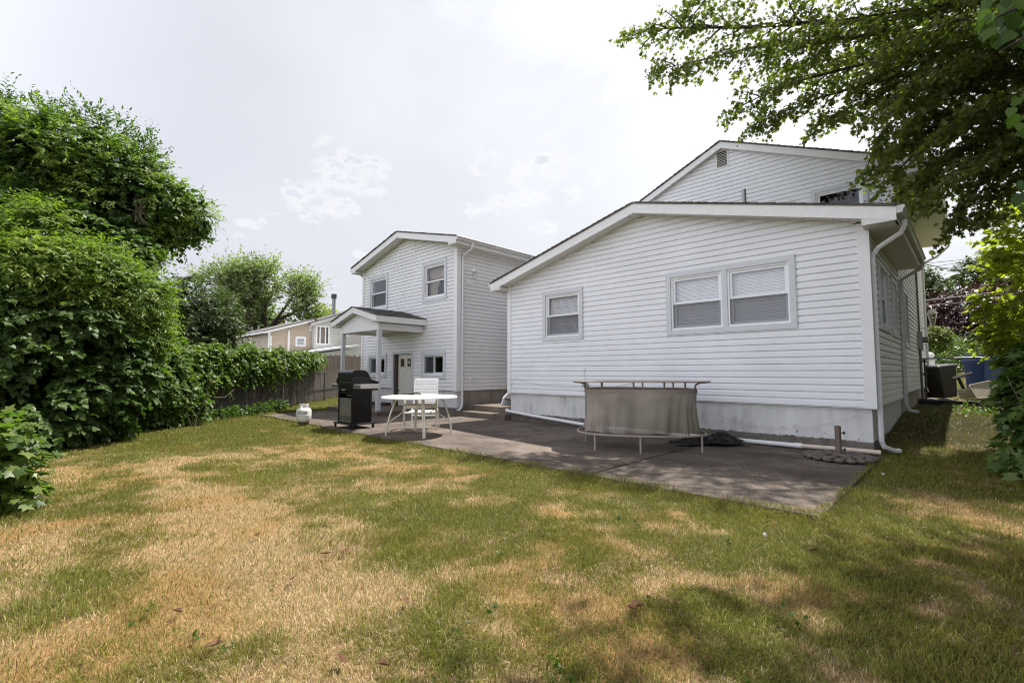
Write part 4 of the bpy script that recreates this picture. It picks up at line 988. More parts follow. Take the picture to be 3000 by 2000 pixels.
MB().ring(bo(1.08, .68, 80, 1.052), .012, 6).build('counter_rim', 'taupe', br, smooth=True)
# skirt with folds
NF, NZ = 240, 18; sv = []
for j in range(NZ + 1):
    t = j / NZ; z = .925 - t * (.925 - .268)
    for i in range(NF):
        th = 2 * PI * i / NF; c_, s_ = math.cos(th), math.sin(th)
        fold = (.009 + .034 * t ** 1.5) * (math.sin(th * 13 + .8 * math.sin(th * 3)) * .6 + math.sin(th * 29 + 2 * t) * .4) + .012 * math.sin(5 * th + 4 * t) * t
        a, b = .882 - .02 * math.sin(t * PI) + fold, .555 - .015 * math.sin(t * PI) + fold
        p = 2.8
        x = a * math.copysign(abs(c_) ** (2 / p), c_); y = b * math.copysign(abs(s_) ** (2 / p), s_)
        sv.append(bpnt(x, y, z + .006 * math.sin(th * 21) * (t > .9)))
sk = MB(); sk.add(sv, [(j * NF + i, j * NF + (i + 1) % NF, (j + 1) * NF + (i + 1) % NF, (j + 1) * NF + i) for j in range(NZ) for i in range(NF)])
def cloth_mat():
    m, nt, b = newmat('taupe_cloth'); L = nt.links
    g_ = N(nt, 'ShaderNodeNewGeometry'); sx = N(nt, 'ShaderNodeSeparateXYZ'); L.new(g_.outputs['Position'], sx.inputs[0])
    n = N(nt, 'ShaderNodeTexNoise', Scale=2.4, Detail=6.0); L.new(g_.outputs['Position'], n.inputs['Vector'])
    r = ramp(nt, [(.35, (.35, .305, .258)), (.7, (.54, .48, .415))]); L.new(n.outputs['Fac'], r.inputs['Fac'])
    # darker olive toward the bottom hem, on its right end
    mr = N(nt, 'ShaderNodeMapRange'); mr.inputs[1].default_value = .85; mr.inputs[2].default_value = .3; L.new(sx.outputs['Z'], mr.inputs[0])
    mx_ = N(nt, 'ShaderNodeMapRange'); mx_.inputs[1].default_value = -4.1; mx_.inputs[2].default_value = -3.3; L.new(sx.outputs['X'], mx_.inputs[0])
    mu = N(nt, 'ShaderNodeMath', operation='MULTIPLY'); L.new(mr.outputs[0], mu.inputs[0]); L.new(mx_.outputs[0], mu.inputs[1])
    mu2 = N(nt, 'ShaderNodeMath', operation='MULTIPLY'); L.new(mu.outputs[0], mu2.inputs[0]); L.new(n.outputs['Fac'], mu2.inputs[1])
    mx = N(nt, 'ShaderNodeMix', data_type='RGBA'); L.new(mu2.outputs[0], mx.inputs[0]); L.new(r.outputs['Color'], mx.inputs[6]); mx.inputs[7].default_value = (.12, .12, .05, 1)
    L.new(mx.outputs[2], b.inputs['Base Color']); b.inputs['Roughness'].default_value = .9
    wv = N(nt, 'ShaderNodeTexNoise', Scale=160.0); L.new(g_.outputs['Position'], wv.inputs['Vector'])
    bp = N(nt, 'ShaderNodeBump', Strength=.25, Distance=.004); L.new(wv.outputs['Fac'], bp.inputs['Height']); L.new(bp.outputs['Normal'], b.inputs['Normal'])
    tp_ = N(nt, 'ShaderNodeBsdfTransparent'); trl = N(nt, 'ShaderNodeBsdfTranslucent'); L.new(mx.outputs[2], trl.inputs['Color'])
    ms = N(nt, 'ShaderNodeMixShader'); ms.inputs[0].default_value = .3; L.new(b.outputs[0], ms.inputs[1]); L.new(trl.outputs[0], ms.inputs[2])
    m2 = N(nt, 'ShaderNodeMixShader'); m2.inputs[0].default_value = .12; L.new(ms.outputs[0], m2.inputs[1]); L.new(tp_.outputs[0], m2.inputs[2])
    L.new(m2.outputs[0], nt.nodes['Material Output'].inputs['Surface'])
    return m
CM = cloth_mat()
sko = sk.build('cloth_skirt', CM, br, smooth=True)
hm = MB(); a_, b_ = bo(.893, .565, 120, .88, 2.8), bo(.883, .555, 120, .935, 2.8); hm.add(a_ + b_, [(i, (i + 1) % 120, 120 + (i + 1) % 120, 120 + i) for i in range(120)]); hm.build('skirt_hem', CM, sko, smooth=True)
fr_ = MB(); fr_.ring(bo(.872, .545, 60, .925, 2.8), .014, 8); fr_.ring(bo(.84, .51, 60, .63, 2.8), .012, 6); fr_.build('rail', 'taupe', br, smooth=True)
MB().ring(bo(1.0, .70, 70, .245, 2.6), .017, 8).build('foot_rail', 'taupe', br, smooth=True)
for x, y in ((-.60, -.40), (-.12, -.46), (.34, -.45), (.66, -.37), (-.60, .40), (.1, .46), (.60, .40)):
    MB().tube([bpnt(x, y, .24), bpnt(x, y, 1.05)], .015, 8).build('post', 'taupe', br, smooth=True)
for s in (-1, 1): MB().tube([bpnt(s * .865, -.05, .26), bpnt(s * .865, -.05, .96), bpnt(s * .88, -.05, 1.0), bpnt(s * .94, -.05, 1.03), bpnt(s * 1.06, -.05, 1.04)], .015, 8).build('bracket', 'taupe', br, smooth=True)
for x, y in ((-.72, -.61), (-.05, -.70), (.86, -.50), (-.88, .42), (.25, .70), (.86, .50)):
    MB().tube([bpnt(x, y, 0), bpnt(x, y, .245)], .016, 8).build('leg', 'taupe', br, smooth=True)
# tarp
NA, NB = 46, 26; tv = []
tc = Vector((-3.22, 8.02, 0))
for j in range(NB + 1):
    for i in range(NA + 1):
        u, v = i / NA * 2 - 1, j / NB * 2 - 1
        r2 = 1 - min(1, (u * u) ** 1.2 * .9 + (v * v) ** 1.2 * .9)
        w = fbm(np.array([u * 2.4 + 9]), np.array([v * 2.0 + 3]), 4)[0]; w2 = abs(fbm(np.array([u * 5 + v * 3 + 40]), np.array([v * 4 - u * 2]), 3)[0] - .5) * 2
        h = max(0.004, r2 ** .7 * (.10 + .22 * w * (.6 + .6 * u)) - .10 * (1 - w2) * r2 ** .5 + .03)
        p = cam2w(u * .60 * (1 + .1 * math.sin(v * 5)), v * .26 * (1 + .15 * math.sin(u * 7)))
        tv.append((tc.x + p[0], tc.y + p[1], h))
tm = MB(); k = NA + 1; tm.add(tv, [(j * k + i, j * k + i + 1, (j + 1) * k + i + 1, (j + 1) * k + i) for j in range(NB) for i in range(NA)])
to = tm.build('crumpled_tarp', 'tarp', smooth=False); tag(to, 'crumpled black tarp on the patio at the right end of the bar', 'tarp')
# umbrella base
ub = thing('umbrella_base', 'taupe umbrella base with scrolled foot and short pole near the house corner', 'umbrella stand', (-1.37, 7.93, 0))
fm = MB(); c = (-1.37, 7.93)
fm.lathe([(0, .012), (.36, .012), (.36, .02), (0, .05)], (c[0], c[1], 0), 36)
for k_ in range(18):
    a = 2 * PI * k_ / 18; r = .375
    fm.blob((c[0] + r * math.cos(a), c[1] + r * math.sin(a), .035), (.06, .06, .035), k_, .1, 8, 6)
for k_ in range(9):
    a = 2 * PI * k_ / 9; pts = []
    for q in range(9):
        t = q / 8; r = .10 + .24 * t; aa = a + .9 * math.sin(t * PI) * .6
        pts.append((c[0] + r * math.cos(aa), c[1] + r * math.sin(aa), .065 - .02 * t))
    fm.tube(pts, .022, 7)
    a += PI / 9; fm.ring([(c[0] + .25 * math.cos(a) + .05 * math.cos(w_), c[1] + .25 * math.sin(a) + .05 * math.sin(w_), .052) for w_ in np.linspace(0, 2 * PI, 10, endpoint=False)], .015, 6)
fm.build('foot', 'resin', ub, smooth=True)
MB().lathe([(.09, .03), (.07, .075), (.038, .085), (.038, .455), (.031, .455), (.031, .1)], (c[0], c[1], 0), 20).build('pole', 'brown_metal', ub, smooth=True)
for z in (.13, .36):
    kn = MB(); p = cam2w(1, -.2); kn.tube([(c[0], c[1], z), (c[0] + p[0] * .075, c[1] + p[1] * .075, z)], .006, 6); kn.blob((c[0] + p[0] * .075, c[1] + p[1] * .075, z), (.018, .018, .022), 3, .1, 8, 6); kn.build('knob', 'dark_metal', ub, smooth=True)
# drain pipe along the foundation
dp = thing('drain_pipe', 'long white plastic drain pipe along the foundation of the white house', 'pipe', (-5, 8.5, 0))
MB().tube([(-8.50, 8.62, .25), (-8.47, 8.53, .245), (-8.40, 8.50, .235), (-7.6, 8.50, .17), (-6.2, 8.52, .075), (-5.6, 8.53, .047), (-4.5, 8.53, .045), (-1.98, 8.53, .052)], .036, 12).build('white_section', 'pvc', dp, smooth=True)
MB().tube([(-2.0, 8.53, .052), (-1.1, 8.54, .062), (-.97, 8.54, .06)], .033, 12).build('tan_section', 'pvc_tan', dp, smooth=True)
MB().tube([(-2.05, 8.53, .052), (-1.95, 8.53, .053)], .042, 14).build('coupling', 'pvc', dp, smooth=True)
MB().tube([(-8.52, 8.63, .25), (-8.44, 8.51, .243)], .043, 12).build('coupling', 'pvc', dp, smooth=True)
# cables on the walls
def wire(name, label, pts, r=.0035, mat='cable', cat='cable'):
    return tag(MB().tube(pts, r, 5).build(name, mat), label, cat)
def sag(a, b, s, n=10): return [Vector(a).lerp(Vector(b), i / n) + Vector((0, 0, -s * 4 * (i / n) * (1 - i / n))) for i in range(n + 1)]
wire('wall_cable', 'slack pale cable sagging across the low siding left of the bar', [(-8.35, 8.55, .66)] + [(-8.33, 8.555, .85)] + sag((-8.2, 8.555, 1.06), (-6.05, 8.555, .90), .10) + sag((-6.0, 8.555, .92), (-4.9, 8.555, .98), .05))
ob = thing('outlet_box', 'small grey outlet with looped cable on the siding left of the bar', 'outlet', (-6.05, 8.56, .9))
MB().box(-6.10, -6.045, 8.535, 8.575, .86, .98).build('box', 'dark_metal', ob, bevel=.003); MB().box(-6.035, -5.985, 8.54, 8.575, .86, .97).build('box', 'galv', ob, bevel=.003)
MB().tube([(-6.06, 8.552, 1.30), (-6.10, 8.552, 1.15), (-6.05, 8.55, .98), (-6.15, 8.545, .95), (-6.18, 8.545, .85), (-6.08, 8.54, .76), (-6.0, 8.54, .70), (-5.9, 8.55, .655)], .0045, 5).build('cable_loop', 'cable', ob)
wire('wall_cable', 'thin cable running along the foundation top left of the bar', sag((-8.42, 8.56, .66), (-7.3, 8.56, .67), .05) + sag((-6.1, 8.55, .66), (-4.6, 8.555, .60), .03))
wire('wall_cable', 'pale cable drooping across the foundation near the umbrella base', sag((-3.3, 8.555, .48), (-1.06, 8.55, .66), .27, 16) + [(-1.01, 8.58, .67)])
wire('wall_cable', 'pale cable under the last siding course right of the bar', sag((-3.4, 8.562, .66), (-1.06, 8.562, .668), .015, 8))
wire('wall_cable', 'brown stained cable hanging on the narrow side wall of the two-storey house', [(-10.395, 9.13, 2.38), (-10.395, 9.14, 1.9), (-10.395, 9.08, 1.75), (-10.395, 9.06, 1.62), (-10.395, 9.15, 1.6)] + sag((-10.395, 9.25, 1.61), (-10.395, 10.9, 1.58), .04), .006, 'pvc_tan')
# lamp and vent on the narrow wall
wl = thing('wall_lantern', 'white wall lantern with clear glass near the top of the two-storey house', 'lamp', (-10.41, 8.9, 3.95))
lx, ly = -10.18, 8.92
MB().lathe([(0, -.02), (.075, -.02), (.08, 0), (.05, .025), (0, .03)], (0, 0, 0), 18).build('tmp2', 'paper'); bpy.data.objects.remove(bpy.data.objects['tmp2'])
pl = MB(); pl.lathe([(0, 0), (.085, 0), (.085, .012), (.05, .03), (0, .035)], (0, 0, 0), 20); pl.v = [(-10.402 + p[2], 8.90 + p[0], 3.80 + p[1]) for p in pl.v]; pl.build('wall_plate', 'trim', wl, smooth=True)
MB().tube([(-10.38, 8.90, 3.80), (-10.28, 8.91, 3.77), (-10.20, 8.92, 3.80), (lx, ly, 3.88)], .014, 8).build('arm', 'trim', wl, smooth=True)
MB().lathe([(.03, 3.88), (.045, 3.90), (.06, 3.91), (.05, 3.92), (0, 3.92)], (lx, ly, 0), 14).build('base_cup', 'trim', wl, smooth=True)
MB().lathe([(.045, 3.92), (.075, 4.05), (.08, 4.10)], (lx, ly, 0), 14).build('glass', 'lampglass', wl, smooth=True)
cg = MB()
for k_ in range(6):
    a = PI * k_ / 3; cg.tube([(lx + .047 * math.cos(a), ly + .047 * math.sin(a), 3.92), (lx + .082 * math.cos(a), ly + .082 * math.sin(a), 4.10)], .004, 4)
cg.build('cage', 'trim', wl)
MB().lathe([(.095, 4.095), (.095, 4.105), (.06, 4.15), (.03, 4.19), (.012, 4.20), (.012, 4.23), (0, 4.235)], (lx, ly, 0), 16).build('cap', 'trim', wl, smooth=True)
dv = thing('dryer_vent', 'round white vent cover low on the narrow side wall of the two-storey house', 'vent', (-10.41, 9.05, 1.0))
pl = MB(); pl.lathe([(0, .0), (.095, 0), (.095, .02), (.08, .035), (.055, .04), (.05, .02), (0, .02)], (0, 0, 0), 8); pl.v = [(-10.403 + p[2], 9.05 + p[0], 1.0 + p[1]) for p in pl.v]; pl.build('cover', 'trim', dv)
MB().box(-10.385, -10.36, 9.02, 9.05, .95, 1.04).build('flap', 'gutter_dull', dv)
# ------------------------------------------------------------------ foliage tools
LANCE = (np.array([(0, 0, 0), (.45, -.17, .05), (.45, 0, 0), (.45, .17, .05), (1, 0, -.08)]), np.array([(0, 1, 2), (0, 2, 3), (1, 4, 2), (2, 4, 3)]))
BROAD = (np.array([(0, 0, 0), (.12, -.34, .06), (.5, -.40, .07), (.12, .34, .06), (.5, .40, .07), (.45, 0, 0), (1, 0, -.12)]), np.array([(0, 1, 5), (1, 2, 5), (2, 6, 5), (0, 5, 3), (3, 5, 4), (4, 5, 6)]))
_mr = [(0, 0), (.02, -.22), (.10, -.50), (.30, -.30), (.55, -.62), (.62, -.22), (1.05, 0), (.62, .22), (.55, .62), (.30, .30), (.10, .50), (.02, .22)]
MAPLE = (np.array([(.32, 0, .0)] + [(a, b, -.10 * abs(b) - .05 * a * a) for a, b in _mr]), np.array([(0, i + 1, (i + 1) % 12 + 1) for i in range(12)]))
FAR = (np.array([(0, 0, 0), (.5, -.28, .05), (1, 0, -.05), (.5, .28, .05)]), np.array([(0, 1, 2), (0, 2, 3)]))
def unit(a): return a / np.maximum(np.linalg.norm(a, axis=-1, keepdims=True), 1e-9)
def leaf_mesh(name, mat, parent, C, D, Nn, Ls, tmpl):
    tv, tf = tmpl; n = len(C)
    D = unit(D); Nn = unit(Nn - D * np.sum(Nn * D, -1, keepdims=True)); Sd = np.cross(Nn, D)
    L = Ls[:, None, None]
    V = C[:, None, :] + L * (tv[None, :, 0:1] * D[:, None, :] + tv[None, :, 1:2] * Sd[:, None, :] + tv[None, :, 2:3] * Nn[:, None, :])
    F = (np.arange(n)[:, None, None] * len(tv) + tf[None]).reshape(-1, 3)
    off = ORG.get(parent.name, Vector((0, 0, 0))) if parent else Vector((0, 0, 0))
    me = bpy.data.meshes.new(name); fill_mesh(me, (V - np.array(off)[None, None]).reshape(-1, 3), F)
    me.materials.append(M[mat] if isinstance(mat, str) else mat)
    o = bpy.data.objects.new(name, me); COL.objects.link(o)
    if parent: o.parent = parent
    ORG[o.name] = off
    return o
def blob_px(lst):
    """(u, v, D, ru, rv) in photo pixels at distance D -> world ellipsoids"""
    out = []
    for u, v, D, ru, rv in lst:
        p = at(u, v, D); out.append((p.x, p.y, p.z, ru * D / FOC, ru * D / FOC, rv * D / FOC))
    return np.array(out)
def foliage(name, mat, parent, blobs, ntw, lpt, size, tmpl, droop=.35, twl=.4, fill=.22, gate=.0, gscale=1.3, zmin=None, upn=.7, wind=None, view=.0):
    b = np.asarray(blobs, float)
    A = b[:, 3] * b[:, 4] + b[:, 4] * b[:, 5] + b[:, 3] * b[:, 5]
    k = rng.choice(len(b), int(ntw * 1.0), p=A / A.sum()); b = b[k]; n = len(b)
    u = unit(rng.normal(size=(n, 3)))
    r = 1 - np.abs(rng.normal(0, fill, n)); r = np.clip(r, .05, 1)
    bump = 1 + .22 * (fbm(u[:, 0] * 2.2 + k * 3.1, u[:, 2] * 2.2 + u[:, 1] * 1.7 + 20, 3) - .5) * 2
    P = b[:, :3] + u * b[:, 3:] * (r * bump)[:, None]
    if gate > 0:
        g_ = fbm(P[:, 0] * gscale + P[:, 2] * gscale * .7 + 11, P[:, 1] * gscale - P[:, 2] * gscale * .8 + 31, 3)
        keep = g_ > np.quantile(g_, gate); P, u = P[keep], u[keep]; n = len(P)
    T = unit(u * 1.0 + rng.normal(0, .45, (n, 3)) + np.array([0, 0, .25 - droop]))
    if wind is not None: T = unit(T + np.array(wind))
    tl = twl * (.5 + rng.random(n))
    t = (np.arange(lpt) + rng.random((n, lpt))) / lpt
    C = P[:, None, :] + T[:, None, :] * (t * tl[:, None])[:, :, None] + np.array([0, 0, -1.0])[None, None] * (droop * tl[:, None] * t ** 2 * .6)[:, :, None]
    sd = unit(np.cross(T, np.array([0, 0, 1.0])) + 1e-6)
    sg_ = np.where(np.arange(lpt) % 2 == 0, 1.0, -1.0)
    Dv = T[:, None, :] * .7 + sd[:, None, :] * sg_[None, :, None] * (.75) + rng.normal(0, .3, (n, lpt, 3)) + np.array([0, 0, -droop * .9])
    Nv = np.array([0, 0, upn]) + u[:, None, :] * .55 + rng.normal(0, .35, (n, lpt, 3))
    Ls = size * (.45 + 1.0 * rng.random((n, lpt)) ** 1.2) * (1.0 - .25 * t)
    C = C.reshape(-1, 3); Dv = Dv.reshape(-1, 3); Nv = Nv.reshape(-1, 3); Ls = Ls.reshape(-1)
    if zmin is not None:
        kk = C[:, 2] > zmin; C, Dv, Nv, Ls = C[kk], Dv[kk], Nv[kk], Ls[kk]
    return leaf_mesh(name, mat, parent, C, Dv, Nv, Ls, tmpl)
def limb(mb, pts, r0, r1, n=7, wob=.0):
    pts = [Vector(p) for p in pts]; out = []
    for i in range(len(pts) - 1):
        for j in range(4): out.append(pts[i].lerp(pts[i + 1], j / 4))
    out.append(pts[-1]); k = len(out)
    if wob:
        for i in range(1, k - 1): out[i] = out[i] + Vector((random.uniform(-wob, wob), random.uniform(-wob, wob), random.uniform(-wob, wob)))
    mb.tube(out, [r0 + (r1 - r0) * (i / (k - 1)) ** .8 for i in range(k)], n)

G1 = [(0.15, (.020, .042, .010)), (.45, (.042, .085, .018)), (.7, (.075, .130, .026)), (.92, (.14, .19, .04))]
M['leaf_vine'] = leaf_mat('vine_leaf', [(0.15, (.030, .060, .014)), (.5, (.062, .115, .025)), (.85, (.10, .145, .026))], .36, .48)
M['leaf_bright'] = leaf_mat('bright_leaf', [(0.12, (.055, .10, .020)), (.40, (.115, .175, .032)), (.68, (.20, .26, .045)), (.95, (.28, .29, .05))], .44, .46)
M['leaf_fence'] = leaf_mat('fence_vine_leaf', [(0.12, (.04, .08, .018)), (.5, (.085, .14, .03)), (.85, (.17, .21, .04))], .40, .42)
M['leaf_maple'] = leaf_mat('maple_leaf', [(0.1, (.055, .073, .016)), (.45, (.112, .132, .030)), (.8, (.185, .20, .048)), (.98, (.25, .14, .05))], .48, .42)
M['leaf_dark'] = leaf_mat('dark_tree_leaf', [(0.15, (.022, .040, .012)), (.5, (.050, .075, .020)), (.9, (.095, .115, .032))], .28, .5, clump=.5)
M['leaf_silver'] = leaf_mat('locust_leaf', [(0.15, (.12, .15, .075)), (.5, (.20, .235, .12)), (.9, (.30, .33, .18))], .35, .5, clump=.4)  # silvery green, lightened further to include distance haze
M['leaf_yellow'] = leaf_mat('sunlit_leaf', [(0.1, (.12, .15, .016)), (.5, (.25, .26, .035)), (.9, (.42, .39, .06))], .58, .40)
M['leaf_purple'] = leaf_mat('purple_leaf', [(0.15, (.014, .007, .010)), (.5, (.035, .012, .016)), (.9, (.075, .028, .030))], .22, .4, (1.2, .7, .7))
M['leaf_shrub'] = leaf_mat('shrub_leaf', [(0.15, (.036, .070, .014)), (.5, (.075, .125, .024)), (.9, (.14, .19, .038))], .28, .42)
M['leaf_redbud'] = leaf_mat('redbud_leaf', [(0.1, (.022, .050, .008)), (.5, (.045, .085, .011)), (.9, (.08, .125, .016))], .34, .5)
M['leaf_topiary'] = leaf_mat('topiary_leaf', [(0.15, (.05, .075, .012)), (.5, (.11, .14, .018)), (.9, (.20, .22, .025))], .25, .5)

# ------------------------------------------------------------------ left: vine-covered trees and shrubs
t = thing('vine_covered_tree', 'tall tree draped in vines at the left edge with one long limb reaching right', 'tree', (-12.6, 1.0, 0))
w = MB()
limb(w, [(-12.6, 1.0, -.1), (-12.5, 1.05, 1.6), (-12.3, 1.2, 3.0)], .20, .15)
limb(w, [(-12.3, 1.2, 3.0), tuple(at(250, 560, 9.8)), tuple(at(420, 560, 10.3)), tuple(at(560, 610, 10.6))], .11, .02); limb(w, [(-12.3, 1.2, 3.0), tuple(at(180, 520, 9.6)), tuple(at(150, 400, 9.6))], .10, .02); limb(w, [(-12.4, 1.1, 2.2), tuple(at(330, 690, 10)), tuple(at(480, 690, 10.5))], .08, .015); limb(w, [(-12.3, 1.2, 2.8), tuple(at(20, 500, 9.4))], .09, .02)
w.build('trunk', 'bark', t, smooth=True)
B = blob_px([(30, 440, 9.6, 150, 120), (190, 470, 9.6, 165, 115), (360, 530, 10, 125, 100), (470, 590, 10.4, 105, 75), (555, 625, 10.6, 58, 48), (90, 590, 9.6, 170, 140), (320, 630, 10, 150, 85), (460, 670, 10.4, 80, 62), (-170, 450, 9.2, 200, 200), (570, 690, 10.8, 28, 26), (-120, 640, 9.2, 190, 160)])
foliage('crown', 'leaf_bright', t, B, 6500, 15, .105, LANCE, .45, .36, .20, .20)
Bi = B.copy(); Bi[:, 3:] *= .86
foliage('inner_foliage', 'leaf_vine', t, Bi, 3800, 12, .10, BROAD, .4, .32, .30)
sp = MB()
for i in range(34):
    p = at(400 + random.uniform(-10, 10), 625 + random.uniform(-8, 8), 9.55); q = p + Vector((random.uniform(-.1, .35), random.uniform(-.2, .3), random.uniform(-.28, .35))); sp.tube([p, p.lerp(q, .5) + Vector((0, 0, random.uniform(-.04, .04))), q], [.006, .004, .002], 4)
sp.build('dead_twigs', 'bark_pale', t)
for i, (u, v) in enumerate([(20, 300), (150, 325), (265, 345), (325, 375), (130, 320), (5, 285)]):
    pass
S2 = blob_px([(15, 320, 9.6, 30, 45), (150, 350, 9.6, 45, 28), (265, 360, 9.8, 32, 38), (340, 395, 9.9, 36, 34), (415, 450, 10.1, 34, 36)])
foliage('top_sprays', 'leaf_vine', t, S2, 420, 12, .11, LANCE, .0, .38, .35)
t = thing('sunlit_shrub', 'tall sunlit shrub with long drooping leaves in front of the vine-covered tree', 'shrub', (-11.2, .75, 0))
w = MB()
for q in ((130, 760, 8.6), (260, 800, 8.7), (380, 880, 8.9), (60, 800, 8.4)): limb(w, [(-11.2 + random.uniform(-.3, .3), .75 + random.uniform(-.2, .2), -.1), tuple(at(q[0] * .5 + 130, q[1] + 150, q[2])), tuple(at(*q))], .06, .012, 6)
w.build('stems', 'bark', t, smooth=True)
B = blob_px([(125, 690, 8.4, 95, 90), (110, 640, 8.5, 60, 45), (250, 790, 8.4, 115, 80), (345, 855, 8.6, 110, 78), (430, 890, 9.0, 50, 60), (150, 810, 8.2, 165, 110), (440, 800, 9.6, 40, 50), (455, 970, 9.2, 30, 80), (20, 760, 8.0, 110, 120), (390, 960, 8.8, 70, 60)])
foliage('crown', 'leaf_bright', t, B, 6500, 14, .098, LANCE, .5, .32, .22, .20)
t = thing('creeper_wall', 'curtain of dark five-leaved creeper hanging to the lawn at the left', 'creeper', (-10.6, .55, 0))
w = MB()
for i in range(10):
    a = random.uniform(0, 1); bx, by = -9.7 - 2.2 * a, .1 + 2.0 * a
    limb(w, [(bx - 1.0, by - .8, 0), (bx - 1.0 + random.uniform(-.2, .2), by - .8, 1.2), (bx - 1.2, by - .9, 2.4)], .02, .01, 5, .05)
limb(w, [tuple(ground(385, 1245)), tuple(at(382, 1190, 9.9)), tuple(at(372, 1150, 9.9)), tuple(at(390, 1100, 10))], .03, .015, 6); limb(w, [tuple(ground(420, 1240)), tuple(at(410, 1210, 10)), tuple(at(385, 1235, 9.9))], .02, .01, 5)
w.build('stems', 'bark_pale', t, smooth=True)
B = blob_px([(70, 1060, 7.9, 170, 150), (230, 1150, 8.2, 120, 135), (320, 1080, 8.6, 105, 150), (-40, 960, 7.7, 190, 190), (400, 1040, 9.1, 62, 120), (80, 1215, 7.6, 130, 75), (270, 1235, 8.3, 85, 48), (180, 950, 8.2, 160, 90), (-90, 1180, 7.3, 140, 130), (60, 640, 9.0, 150, 90), (220, 690, 9.2, 140, 80), (350, 745, 9.4, 85, 55)])
foliage('leaves', 'leaf_vine', t, B, 7600, 12, .112, BROAD, .55, .26, .20, .15, zmin=.0)
t = thing('corner_shrub', 'leafy pale-green shrub where the creeper meets the vine-topped fence', 'shrub', (-13.1, 2.6, 0))
w = MB()
for i in range(6): limb(w, [(-13.1 + random.uniform(-.3, .3), 2.6 + random.uniform(-.3, .3), -.05), (-13.2 + random.uniform(-.7, .7), 2.6 + random.uniform(-.6, .6), 1.1)], .02, .006, 5, .04)
w.build('stems', 'bark_pale', t, smooth=True)
B = blob_px([(450, 1130, 10.4, 58, 75), (520, 1160, 11, 45, 50), (480, 1060, 10.6, 38, 45), (430, 1050, 10.2, 40, 60), (490, 1205, 10.8, 45, 26), (560, 1175, 11.2, 30, 35)])
foliage('leaves', 'leaf_fence', t, B, 2500, 12, .078, BROAD, .4, .25, .25, .12, zmin=.0)
# near sapling at lower left
t = thing('maple_sapling', 'young maple sapling with pointed leaves at the lower left edge of the lawn', 'sapling', (-4.75, -.05, 0))
w = MB()
for q in ((40, 1240), (120, 1420), (160, 1460), (30, 1330), (-40, 1250), (90, 1300)): limb(w, [(-4.98, -.28, -.05), tuple(at(-110, 1420, 4.5)), tuple(at(q[0], q[1], 4.35))], .012, .003, 5, .01)
w.build('stems', 'bark_pale', t, smooth=True)
B = blob_px([(0, 1270, 4.35, 40, 66), (15, 1370, 4.35, 65, 55), (-90, 1340, 4.2, 140, 140), (95, 1440, 4.4, 35, 18), (40, 1445, 4.4, 60, 28), (-50, 1420, 4.3, 90, 55)])
foliage('leaves', 'leaf_fence', t, B, 330, 6, .10, MAPLE, .5, .17, .3, zmin=.02)

# ------------------------------------------------------------------ wooden fence, chain-link fence and vines along the left boundary
FA = Vector((-13.0, 1.6, 0)); FT = Vector((-.683, .730, 0)); FN = Vector((.730, .683, 0))
def fp(s, d=0.0, z=0.0):
    p = FA + FT * s + FN * d; return Vector((p.x, p.y, z + float(hgt(p.x, p.y))))
wf = thing('wooden_fence', 'weathered grey-brown picket privacy fence half covered by vines', 'fence', tuple(fp(6)))
s = -3.0
while s < 17.6:
    mb = MB(); e = s + 2.4; q = s
    while q < e - .05:
        wdt = random.uniform(.088, .104); h = 1.86 + random.uniform(-.05, .05) - .02 * math.sin(s); lean = random.uniform(-.012, .012)
        a, b = fp(q, 0, .03), fp(q + wdt, 0, .03); o_ = FN * .018; tt = FT * lean
        z = Vector((0, 0, 1)); top = h; sh_ = h - .07
        poly = [a, b, b + z * sh_ + tt, (a + b) / 2 + FT * wdt * .22 + z * top + tt, (a + b) / 2 - FT * wdt * .22 + z * top + tt, a + z * sh_ + tt]
        mb.prism(poly, o_); q += wdt + random.choice((.006, .008, .012, .028))
    mb.build('picket_panel', 'wood_grey', wf)
    rl = MB()
    for z in (.45, 1.45): a, b = fp(s, -.04, z), fp(e, -.04, z); rl.tube([a, b], .04, 4)
    rl.build('rail', 'wood_grey', wf); s = e + .01
MB().box(*[v for c_ in zip(fp(15.2, .05)[:2], fp(15.2, .05)[:2]) for v in c_][:0] or (fp(15.2).x - .07, fp(15.2).x + .07, fp(15.2).y - .07, fp(15.2).y + .07, 0, 2.28)).build('post', 'wood_grey', wf)
MB().lathe([(.09, 2.28), (.10, 2.31), (.05, 2.34), (.085, 2.40), (.08, 2.46), (.03, 2.54), (0, 2.56)], (fp(15.2).x, fp(15.2).y, 0), 14).build('finial', 'wood_grey', wf, smooth=True)
